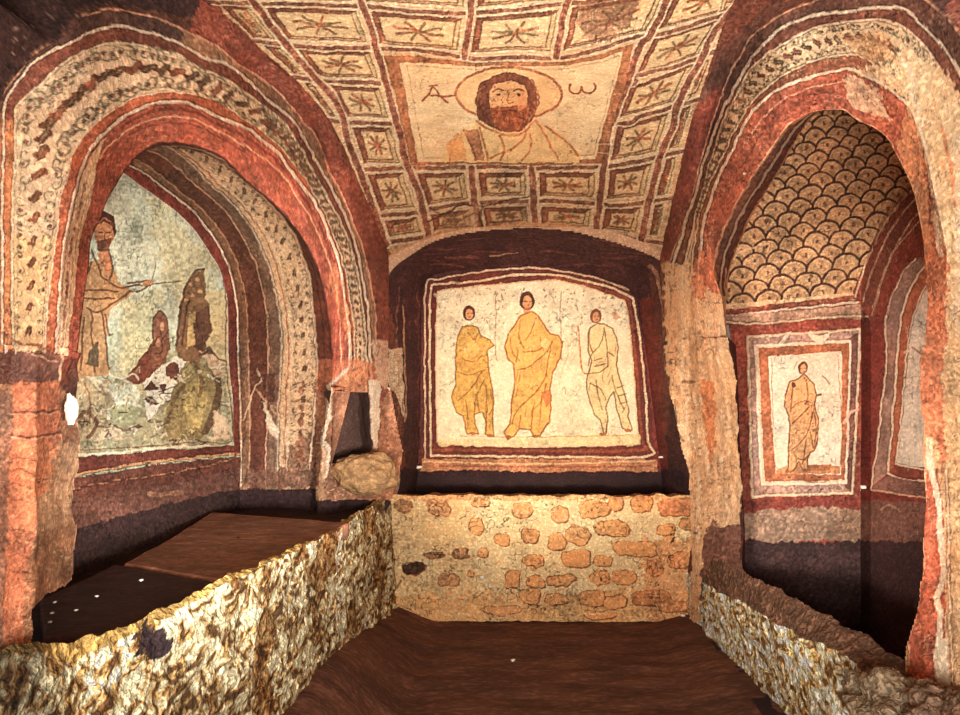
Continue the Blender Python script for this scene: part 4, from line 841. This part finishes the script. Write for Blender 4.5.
fig(ci, figE, c3(214, 160, 106), (803, 368), 6, c3(130, 68, 44), [[(794,384),(792,396),(791,412)], [(806,380),(808,396),(806,404)], [(790,410),(800,402),(810,402)], [(792,424),(802,414),(810,406)], [(788,452),(800,444),(808,430),(812,412)], [(806,440),(804,456),(802,464)], [(813,408),(816,430),(815,448)], [(810,432),(814,448)], [(794,456),(802,460),(808,456)]], c3(130, 74, 42), [(788,472), (805,470)], w=1.4)
ci.stroke([(794,370),(797,362),(803,359),(810,361),(813,368),(812,376)], 1, c3(196, 160, 120), .8); ci.blob(794, 385, 2, 2.6, c3(96, 52, 38), .9)
ci.fill([(814,334),(820,336),(828,334),(832,330),(828,338),(822,345),(812,340),(808,334),(810,330)], WHITE, 1, .3)
ci.stroke([(780,344),(786,337),(790,334)], 3, WHITE, .9); ci.stroke([(844,423),(851,413),(857,410)], 3, c3(232, 190, 170), .9); ci.stroke([(847,430),(848,450)], 2.4, c3(220, 170, 150), .8)
# below the panel
ci.fill([(700,500),(752,500),(860,497),(880,500),(880,512),(800,508),(740,512),(700,514)], c3(140, 56, 46), 1, .6)
ci.fill([(700,512),(745,512),(800,508),(880,508),(890,540),(860,542),(820,540),(780,544),(746,538),(700,540)], c3(150, 122, 102), 1, 2)
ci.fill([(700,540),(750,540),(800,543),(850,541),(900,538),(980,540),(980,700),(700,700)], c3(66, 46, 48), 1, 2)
ci.stroke([(865,368),(875,366),(886,361)], 3.6, c3(236, 190, 170), 1)
ci.fill([(861,484),(868,484),(868,491),(861,491)], WHITE, 1)
ci.finish(1.15, .84, .6, 1.06)
YI = lambda a, b: np.minimum(YEND(a, b), YRB(a, b))
vaultpoly = [(722,345),(720,250),(740,190),(780,130),(800,100),(820,92),(880,92),(940,120),(962,190),(960,250),(955,312),(868,318),(726,326)]
rv = Parts(); V, Fc, K = patch_raw(vaultpoly, .9, YI, ci, amp=.004); rv.raw(V, Fc, K)
o = rv.done('scale_vault', PLASTER); tag(o, 'scale-patterned vault overhead inside the right arch, above the framed single figure', 'vault')
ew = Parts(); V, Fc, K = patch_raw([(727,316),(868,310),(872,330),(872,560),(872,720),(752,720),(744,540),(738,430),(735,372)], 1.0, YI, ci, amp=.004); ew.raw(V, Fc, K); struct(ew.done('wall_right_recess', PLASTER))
fe = empty('fresco', (0, 0, 0), 'upright framed fresco of one standing robed figure on a red wall', 'fresco')
patch('painted_border', f0, .7, YI, ci, FINE, fe, amp=.004, off=.006)
patch('painted_ground', f3, .7, YI, ci, FINE, fe, amp=.004, off=.010)
hp = [(803 + 7 * math.cos(t), 368 + 8 * math.sin(t)) for t in np.linspace(0, 2 * math.pi, 20, endpoint=False)]
V1, F1, K1 = patch_raw(figE, .65, YI, ci, amp=.004, off=.015); V2, F2, K2 = patch_raw(hp, .65, YI, ci, amp=.004, off=.017); Parts().raw(V1, F1, K1).raw(V2, F2, K2).done('painted_figure', FINE, fe)
# side lunette (right) seen edge-on
cs = Canvas(850, 120, 1000, 700, c3(130, 50, 42), 3)
cs.fill([(850,120),(1000,120),(1000,260),(905,240),(880,300),(872,330),(850,330)], c3(116, 66, 56), .8, 3)
L1 = [(871,488),(878,440),(882,400),(886,360),(886,330),(887,318),(890,300),(897,284),(903,272),(915,258)]
L2 = [(888,474),(891,440),(894,400),(897,360),(899,335),(902,315),(908,295),(914,282),(923,268),(940,255)]
L3 = [(896,464),(900,430),(903,400),(906,360),(910,335),(914,315),(921,296),(930,282),(945,270)]
cs.fill(L1 + L2[::-1], c3(140, 110, 100), 1); cs.fill(L2 + L3[::-1], c3(176, 96, 66), 1); cs.fill(L3 + [(990,270),(990,470),(896,466)], c3(214, 204, 190), 1, .4)
cs.line(L1, 1.8, WHITE, c3(90, 44, 38), .8); cs.line(L2, 2.2, WHITE, c3(90, 44, 38), .8); cs.line(L3, 1.6, WHITE, c3(90, 44, 38), .6)
cs.fill([(888,474),(896,464),(940,470),(940,478),(920,478)], c3(140, 66, 52), 1); cs.line([(896,464),(925,470),(950,474)], 1.4, WHITE, BRN, .6); cs.line([(888,474),(905,480),(930,482),(950,485)], 2, WHITE, BRN, .8); cs.fill([(871,488),(888,476),(940,486),(940,500)], c3(130, 92, 84), 1); cs.line([(871,489),(900,494),(930,498),(950,500)], 1.6, c3(232, 190, 160), BRN, .6)
for i in range(26):
    x = random.uniform(903, 930); y = random.uniform(320, 460); cs.stroke([(x, y), (x + random.uniform(-2, 2), y + random.uniform(4, 14))], random.uniform(.8, 1.6), random.choice([WHITE, c3(170, 160, 150), c3(240, 200, 180)]), .6, .8)
cs.stroke([(905,352),(918,345),(928,340)], 3, WHITE, .7, 1); cs.stroke([(912,348),(924,356)], 2, c3(150, 90, 80), .7)
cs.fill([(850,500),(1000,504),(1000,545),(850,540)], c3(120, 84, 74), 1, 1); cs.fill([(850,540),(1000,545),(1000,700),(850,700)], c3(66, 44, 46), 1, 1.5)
cs.stroke([(880,510),(890,506),(900,512)], 2, c3(196, 160, 140), .6, 1)
cs.fill([(861,484),(868,484),(868,491),(861,491)], WHITE, 0)
cs.finish(.9, .92, .7, 1.05)
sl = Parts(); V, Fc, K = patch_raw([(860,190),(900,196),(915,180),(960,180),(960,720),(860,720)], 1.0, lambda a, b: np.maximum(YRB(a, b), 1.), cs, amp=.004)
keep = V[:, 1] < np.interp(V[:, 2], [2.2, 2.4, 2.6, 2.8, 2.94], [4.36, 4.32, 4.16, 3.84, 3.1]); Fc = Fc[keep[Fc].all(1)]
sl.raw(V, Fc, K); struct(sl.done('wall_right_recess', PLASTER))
fs = empty('fresco', (0, 0, 0), 'pale arched fresco at the far right, half hidden behind the near pier', 'fresco')
patch('painted_border', L1[:] + [(945,270),(950,480),(930,498),(900,494)], .8, YRB, cs, FINE, fs, amp=.004, off=.008)
patch('painted_ground', L3 + [(950,285),(950,470),(925,470)], .8, YRB, cs, FINE, fs, amp=.004, off=.014)

# ------------------------------------------------------------------ LOW MASONRY WALLS
def rough_col(P, tint=0.0):
    q = P * 9.; w = fbm(q + 5, 2); n = fbm(P * [46, 30, 40] + 5 * w[..., None], 2); n2 = fbm(P * 110 + 3, 1); big = fbm(P * 4 + 8, 2)[..., None]
    c = np.where((n > .52)[..., None], c3(252, 238, 196), c3(206, 166, 108)); c = np.where((n < .40)[..., None], c3(112, 80, 50), c)
    c = c * (.78 + .44 * n2[..., None]) * (.72 + .62 * big)
    return c, n
def ledge_mesh(name, rails3, segs, label, cat, colfn, material, amps=(.02, 10)):
    Gs = [loftgrid(a, b, m) for (a, b), m in zip(zip(rails3[:-1], rails3[1:]), segs)]
    G = np.concatenate([Gs[0]] + [g[:, 1:] for g in Gs[1:]], 1)
    seg = np.concatenate([[0] * segs[0]] + [[i + 1] * (m - 1) for i, m in enumerate(segs[1:])])
    K = colfn(G, seg)
    Gd = disp(G, amps[0], amps[1]); Gd = disp(Gd, amps[0] * .35, amps[1] * 3.5)
    o = Parts().grid(Gd, K).done(name, material); tag(o, label, cat); return o
def r3(pts, n):
    return resamp(np.array(pts, float), n)
def pY(l): return [tuple(unproj(x, y, Y)) for x, y, Y in l]
# left wall
n = 760
topo = pY([(-160,700,1.35),(-60,672,1.55),(10,655,1.68),(38,652,1.75),(80,661,1.93),(110,646,2.03),(160,621,2.22),(235,580,2.6),(300,548,3.2),(334,531,3.65),(362,512,4.3),(392,499,5.02)])
topi = [(x - .05 if i < 9 else x - .08, y, z + .012) for i, (x, y, z) in enumerate(topo)]
topi = pY([(-160,690,1.38),(-60,662,1.58),(10,645,1.70),(38,640,1.78),(70,641,1.9),(100,636,2.0),(151,616,2.2),(221,580,2.55),(290,549,3.15),(328,534,3.6),(350,516,4.25),(384,497,5.02)])
bot = [(-1.28,1.2,0),(-1.22,1.6,0),(-1.12,2.2,0),(-1.06,2.8,0),(-1.02,3.6,0),(-.99,4.3,0),(-.95,5.02,0)]
def colL(G, seg):
    K, nn = rough_col(G); px_, py_ = proj(G)
    lip = (seg >= 1)[None, :, None]; t = fbm(G * [30, 4, 30] + 2, 2)[..., None]
    K = np.where(lip, c3(206, 168, 100) * (.75 + .5 * t), K)
    stone = (fbm(G * 5 + 9, 2) > .62)[..., None]; K = np.where(stone & ~lip, K * c3(180, 150, 120), K)
    hole = (((px_ - 150) / 17) ** 2 + ((py_ - 640) / 15) ** 2 < .8 + .8 * (nn - .5) * 4)[..., None]
    K = np.where(hole, c3(60, 44, 48), K)
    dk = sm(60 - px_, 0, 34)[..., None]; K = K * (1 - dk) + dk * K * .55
    return K
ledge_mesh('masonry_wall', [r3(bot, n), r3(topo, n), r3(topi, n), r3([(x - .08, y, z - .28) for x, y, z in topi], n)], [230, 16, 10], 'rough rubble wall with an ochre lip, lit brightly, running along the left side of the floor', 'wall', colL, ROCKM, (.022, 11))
# back wall with stones
cm = Canvas(370, 480, 720, 650, c3(236, 218, 166), 3)
cm.fill([(370,480),(470,480),(480,600),(460,650),(370,650)], c3(206, 178, 126), .7, 6, .8); cm.fill([(370,596),(720,590),(720,650),(370,650)], c3(196, 152, 96), .75, 6); cm.fill([(640,540),(720,536),(720,640),(650,640)], c3(190, 140, 92), .85, 5)
for i in range(420):
    x = random.uniform(385, 700); y = random.uniform(500, 620); L_ = random.uniform(2, 8)
    cm.stroke([(x, y), (x + L_ * .6, y + random.uniform(-3, 3)), (x + L_, y + random.uniform(-3, 3))], random.uniform(.6, 1.5), random.choice([c3(250, 240, 200), c3(180, 136, 80), c3(150, 110, 70), c3(250, 244, 214)]), .5, .8)
stones = [(438,508,12,8),(480,502,9,4),(522,511,11,8),(477,525,7,8),(503,540,8,6),(530,535,9,7),(534,561,11,6),(512,579,8,9),(536,582,9,6),(530,596,10,7),(560,514,9,8),(594,509,16,8),(616,503,8,7),(641,504,10,9),(676,507,19,9),(613,528,18,7),(666,530,9,6),(687,524,8,6),(577,535,12,10),(556,543,9,8),(576,559,15,9),(603,561,9,6),(561,580,15,5),(600,578,10,7),(625,578,13,7),(636,549,22,8),(655,568,8,9),(680,560,12,8),(557,600,12,6),(592,598,12,8),(616,602,13,7),(652,598,20,7),(672,606,14,6),(460,553,8,5),(483,553,6,5),(449,580,11,7),(414,568,12,6),(435,555,10,4),(404,506,9,6),(470,574,3,3),(600,615,16,4),(500,610,20,4)]
for x, y, a_, b_ in stones:
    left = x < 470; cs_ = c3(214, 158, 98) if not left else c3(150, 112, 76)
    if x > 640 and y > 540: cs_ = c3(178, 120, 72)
    if (x, y) == (414, 568): cs_ = c3(84, 58, 44)
    if (x, y) == (676, 507): cs_ = c3(166, 108, 68)
    m_ = random.uniform(.92, 1.08)
    t = np.linspace(0, 2 * np.pi, 11, endpoint=False); rr = 1 + .22 * (rng.random(11) - .5)
    Pq = np.c_[x + a_ * rr * np.sign(np.cos(t)) * np.abs(np.cos(t)) ** .7, y + b_ * rr * np.sign(np.sin(t)) * np.abs(np.sin(t)) ** .7]
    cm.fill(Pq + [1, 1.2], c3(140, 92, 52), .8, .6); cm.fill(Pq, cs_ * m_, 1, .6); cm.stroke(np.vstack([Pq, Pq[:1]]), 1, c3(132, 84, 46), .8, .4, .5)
cm.fill([(385,494),(700,494),(700,500),(385,500)], c3(170, 120, 76), .6, 1); cm.stroke([(400,580),(384,610)], 2, BRN, .5)
cm.stroke([(577,617),(610,612),(640,618)], 1.4, c3(246, 220, 170), .8)
cm.finish(1.45, .9, 1.0, 1.24)
def colB(G, seg):
    px_, py_ = proj(G); K = cm.sample(px_, py_); t = (seg >= 1)[None, :, None]
    return np.where(t, c3(150, 108, 76), K)
xb = np.linspace(-1.04, 1.17, 620); jz = (fbm(np.stack([xb * 14, xb * 0, xb * 0 + 2], -1), 3) - .5) * .035
fb = np.stack([xb, xb * 0 + 5.0, xb * 0], -1); ftp = np.stack([xb, xb * 0 + 5.0, .90 + jz], -1); btp = ftp + [0, .2, -.02]; bbt = fb + [0, .2, 0]
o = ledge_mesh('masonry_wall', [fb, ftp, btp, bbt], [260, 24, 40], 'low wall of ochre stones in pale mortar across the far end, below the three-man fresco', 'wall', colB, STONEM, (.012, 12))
# right wall
topo = pY([(686,570,5.03),(700,580,4.75),(720,593,4.3),(745,603,3.9),(770,621,3.55),(813,643,3.1),(838,648,2.92),(858,664,2.75),(872,690,2.6),(885,712,2.48),(905,760,2.3),(960,840,2.0)])
bot = [(1.12,5.03,0),(1.15,4.75,0),(1.19,4.3,0),(1.235,3.9,0),(1.28,3.55,0),(1.28,3.1,0),(1.29,2.92,0),(1.31,2.75,0),(1.31,2.6,0),(1.3,2.48,0),(1.3,2.3,0),(1.3,2.0,0)]
topi = pY([(694,540,5.03),(706,545,4.7),(716,549,4.45),(745,572,3.95),(768,584,3.7),(800,600,3.38),(830,616,3.14),(860,633,2.92),(885,648,2.78),(906,662,2.66),(950,690,2.45),(1010,740,2.2)])
topd = [(x + .05, y + .05, z - .5) for x, y, z in topi]
ts = np.linspace(0, 1, 12)
def rr_(l, n=700):
    l = np.array(l); t = np.linspace(0, len(l) - 1, n); return np.stack([np.interp(t, np.arange(len(l)), l[:, k]) for k in range(3)], -1)
def colR(G, seg):
    K, nn = rough_col(G); px_, py_ = proj(G); K = (K * 1.22).clip(0, .95)
    L_ = (seg >= 1)[None, :, None]; t = fbm(G * [22, 6, 30] + 2, 3)[..., None]
    K = np.where(L_, c3(118, 84, 66) * (.7 + .6 * t), K)
    edge = sm(px_, 858, 885)[..., None]; K = np.where(~L_, K * (1 - edge) + edge * c3(150, 130, 104) * (.6 + .8 * nn[..., None]), K)
    return K
ledge_mesh('masonry_wall', [rr_(bot), rr_(topo), rr_(topi), rr_(topd)], [110, 60, 30], 'knobbly rubble wall under a sloping brown ledge, running along the right side of the floor', 'wall', colR, ROCKM, (.02, 12))

# ------------------------------------------------------------------ FLOORS
yy = np.concatenate([np.linspace(-2, 2.5, 40), np.linspace(2.55, 5.1, 240)]); xx = np.linspace(-2.2, 2.2, 330)
XX, YY = np.meshgrid(xx, yy, indexing='ij'); Z = (fbm(np.stack([XX * 3, YY * 9, 0 * XX], -1), 4) - .5) * .035 - .005
Z = Z + .30 * sm(-XX, .62, 1.04) * sm(YY, 1.5, 3.0) * (1 - .6 * sm(YY, 3.6, 5.0)) + .06 * sm(XX, .8, 1.15)
P_ = np.stack([XX, YY, Z], -1); t = fbm(np.stack([XX * 4, YY * 12, 0 * XX + 4], -1), 3)[..., None]
K = c3(104, 68, 54) * (.75 + .5 * t)
struct(Parts().grid(P_[:, ::-1], K[:, ::-1]).done('floor', SOIL))
xx = np.linspace(0, 1, 90); yy = np.linspace(1.2, 5.2, 160); XX, YY = np.meshgrid(xx, yy, indexing='ij')
XX = -2.1 + XX * (2.1 + np.interp(YY, [1.2, 1.55, 1.93, 2.22, 2.6, 3.6, 5.2], [-1.5, -1.39, -1.31, -1.24, -1.17, -1.12, -1.08]))
Z = .86 + (fbm(np.stack([XX * 5, YY * 5, 0 * XX], -1), 3) - .5) * .04
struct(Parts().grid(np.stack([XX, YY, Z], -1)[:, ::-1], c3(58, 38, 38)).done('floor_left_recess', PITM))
xx = np.linspace(1.15, 2.2, 60); yy = np.linspace(2.0, 4.5, 80); XX, YY = np.meshgrid(xx, yy, indexing='ij')
Z = .05 + (fbm(np.stack([XX * 5, YY * 5, 0 * XX], -1), 3) - .5) * .05
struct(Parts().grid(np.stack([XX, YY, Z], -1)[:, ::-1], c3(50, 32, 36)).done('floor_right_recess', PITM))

# tomb slabs
def slab(poly, thick, label, col):
    P_ = np.array(poly, float); n_ = len(P_)
    e = resamp(np.vstack([P_, P_[:1]]), 161)[:-1]; c = e.mean(0)
    rings = [(1.0, -thick), (1.0, -.01), (.985, 0)] + [(f, 0) for f in np.linspace(.96, .02, 30)]
    G = np.stack([c + (e - c) * [f, f, 0] + ([0, 0, dz]) * np.array([1, 1, 1]) for f, dz in rings], 1)
    G = np.concatenate([G, G[:1]], 0)
    t = fbm(G * [10, 24, 10], 3)[..., None]; K = np.asarray(col) * (.75 + .5 * t); K[:, 1:3] = K[:, 1:3] * 1.5
    o = Parts().grid(disp(G, .004, 9), K).done('tomb_slab', SLABM); tag(o, label, 'slab', 'slabs lying in the left recess'); return o
def onz(l, z): return [((x - CX) * ((CZ - z) * F / (y - CY)) / F, (CZ - z) * F / (y - CY), z) for x, y in l]
slab(onz([(212,512),(350,523),(322,537),(226,581),(122,564),(160,545)], .925), .07, 'wide brown stone slab nearer the far end of the left recess, lighter of the two', c3(150, 108, 88))
slab(onz([(116,564),(224,583),(152,616),(104,634),(44,637),(40,600)], .935), .06, 'near-black slab at the front of the left recess, scattered with white chips', c3(70, 46, 44))

# ------------------------------------------------------------------ boulder, plaster lump, rubble, chips
def lump(name, c, r, label, cat, col, material, amp=.25, seed=0, n=48, sc=2.2):
    u = np.linspace(0, 2 * np.pi, n * 2 + 1); v = np.linspace(0.001, np.pi - .001, n)
    U, Vv = np.meshgrid(u, v, indexing='ij'); D = np.stack([np.cos(U) * np.sin(Vv), np.sin(U) * np.sin(Vv), np.cos(Vv)], -1)
    h = 1 + amp * 2 * (fbm(D * sc + 10 + seed, 4) - .5)
    G = np.asarray(c) + D * h[..., None] * np.asarray(r)
    K = np.asarray(col) * (.7 + .6 * fbm(D * 6 + seed, 3)[..., None])
    o = Parts().grid(G, K).done(name, material); tag(o, label, cat); return o
p = unproj(366, 473, 4.55); lump('boulder', p, (.215, .15, .135), 'brown lump of rock sitting below the small dark niche', 'boulder', c3(176, 136, 96), STONEM, .32, 3)
p = unproj(71, 409, 2.02); lump('plaster_lump', p, (.015, .016, .044), 'small bright white plaster lump stuck on the edge of the near left pier', 'plaster', c3(252, 250, 244), CHIPM, .5, 8, 26)
def heap(name, pts, r, label, col, seed):
    c = unproj(*pts); return lump(name, c, r, label, 'rubble', col, ROCKM, .5, seed, 60, 3)
heap('rubble_heap', (900, 708, 2.42), (.15, .2, .11), 'grey rubble heaped at the foot of the right arch, in the bottom right corner', c3(150, 128, 104), 5)
heap('rubble_heap', (952, 722, 2.22), (.12, .16, .10), 'grey-brown broken plaster under the white-striped pier at the far right edge', c3(140, 110, 90), 15)
# white chips
chip0 = None
def chip(x, y, Y, s, label, dz=0):
    global chip0
    p = unproj(x, y, Y)
    rr_s = random.randint(0, 60)
    v = [np.array([random.uniform(.7, 1.1) * a, random.uniform(.7, 1.1) * b, random.uniform(.6, 1.) * c]) for a in (-1, 1) for b in (-1, 1) for c in (-.5, .5)]
    fcs = [(0, 1, 3, 2), (4, 6, 7, 5), (0, 4, 5, 1), (2, 3, 7, 6), (0, 2, 6, 4), (1, 5, 7, 3)]
    o = build('stone_chip', np.array(v) * s, np.array(fcs), None, CHIPM, None, False); o.location = p + np.array([0, 0, dz]); o.rotation_euler[2] = random.random() * 3
    tag(o, label, 'chip', 'white chips'); return o
chip(141, 580, 2.48, .006, 'white chip lying alone in the middle of the black slab')
chip(97, 596, 2.35, .005, 'white chip nearest the bottom edge of the near left pier', )
for x, y in ((55,602),(52,613),(76,610),(50,622)):
    chip(x, y, .725 * F / (y - CY), .005, {55: 'white chip beside the pier foot, farthest back of the loose cluster', 52: 'white chip left in the cluster on the black slab, second from the front', 76: 'white chip at the right of the cluster on the black slab', 50: 'white chip frontmost in the cluster on the black slab'}[x])
chip(513, 660, 1.675 * F / (660 - CY), .012, 'small white chip alone on the dark earth floor near the middle')
chip(398, 623, 1.67 * F / (623 - CY), .016, 'white angular chip at the far left corner of the earth floor')
chip(683, 615, 4.96, .016, 'white curled chip at the far right corner of the earth floor')
chip(419, 467, 5.6, .022, 'white square tag at the lower left corner of the three-man fresco')
chip(661, 457, 5.6, .018, 'white knob at the lower right corner of the three-man fresco')
chip(482, 577, 4.985, .02, 'white round pebble set in the far masonry wall')
chip(864, 487, 4.24, .020, 'white square tag between the two frescoes of the right recess')

# ------------------------------------------------------------------ outer shell beyond the frame
sh = Parts()
for x, nm in ((-1.45, 'l'), (1.5, 'r')):
    ys = np.linspace(-1.5, 1.45, 30); zs = np.linspace(0, 3.0, 30); YY, ZZ = np.meshgrid(ys, zs, indexing='ij')
    G = np.stack([YY * 0 + x, YY, ZZ], -1); sh.grid(disp(G, .02, 5), c3(120, 84, 66))
struct(sh.done('wall_front', PLASTER))

# ------------------------------------------------------------------ camera, light, world
cam = bpy.data.cameras.new('camera'); co = bpy.data.objects.new('camera', cam); C.objects.link(co)
co.location = (0, 0, CZ); co.rotation_euler = (math.pi / 2, 0, 0); cam.sensor_width = 36; cam.lens = F * 36 / 960
cam.shift_x = -50 / 960; cam.shift_y = 27.5 / 960; cam.clip_start = .05
bpy.context.scene.camera = co
def light(kind, loc, target, power, col, size=.3, cone=60, blend=.6):
    d = bpy.data.lights.new('unseen_lamp', kind); o = bpy.data.objects.new('unseen_lamp', d); C.objects.link(o); o.location = loc
    v = np.array(target, float) - np.array(loc, float); import mathutils
    o.rotation_euler = mathutils.Vector(v).to_track_quat('-Z', 'Y').to_euler(); d.energy = power; d.color = col
    if kind == 'AREA': d.size = size
    else:
        d.shadow_soft_size = size
        if kind == 'SPOT': d.spot_size = math.radians(cone); d.spot_blend = blend
    return o
light('AREA', (0.0, -0.9, 1.25), (0.0, 4, 1.7), 140, (1, .93, .80), 1.0)
light('SPOT', (0.1, 0.2, 1.15), (0.0, 5.2, 1.5), 950, (1, .89, .68), .12, 30, 1.0)  # added unseen spot that evens out the far end
light('SPOT', (0.9, 0.1, 1.15), (-1.75, 3.9, 1.65), 900, (1, .95, .86), .2, 38, .9)  # unseen spot put in to brighten the left recess
light('SPOT', (-0.8, 0.1, 1.15), (1.65, 4.3, 1.45), 760, (1, .91, .76), .2, 34, .9)  # unseen spot put in to brighten the right recess
light('SPOT', (0.0, 0.2, 1.1), (0.0, 3.2, 2.85), 330, (1, .92, .78), .3, 56, 1.0)  # extra unseen spot, added to lift the ceiling
w = bpy.data.worlds.new('world'); bpy.context.scene.world = w; w.use_nodes = True
w.node_tree.nodes['Background'].inputs[0].default_value = (.9, .75, .62, 1); w.node_tree.nodes['Background'].inputs[1].default_value = .17  # added ambient fill; a closed underground chamber has none
vs = bpy.context.scene.view_settings; vs.view_transform = 'Standard'; vs.look = 'None'; vs.gamma = 1; vs.use_curve_mapping = False; vs.exposure = 0.45
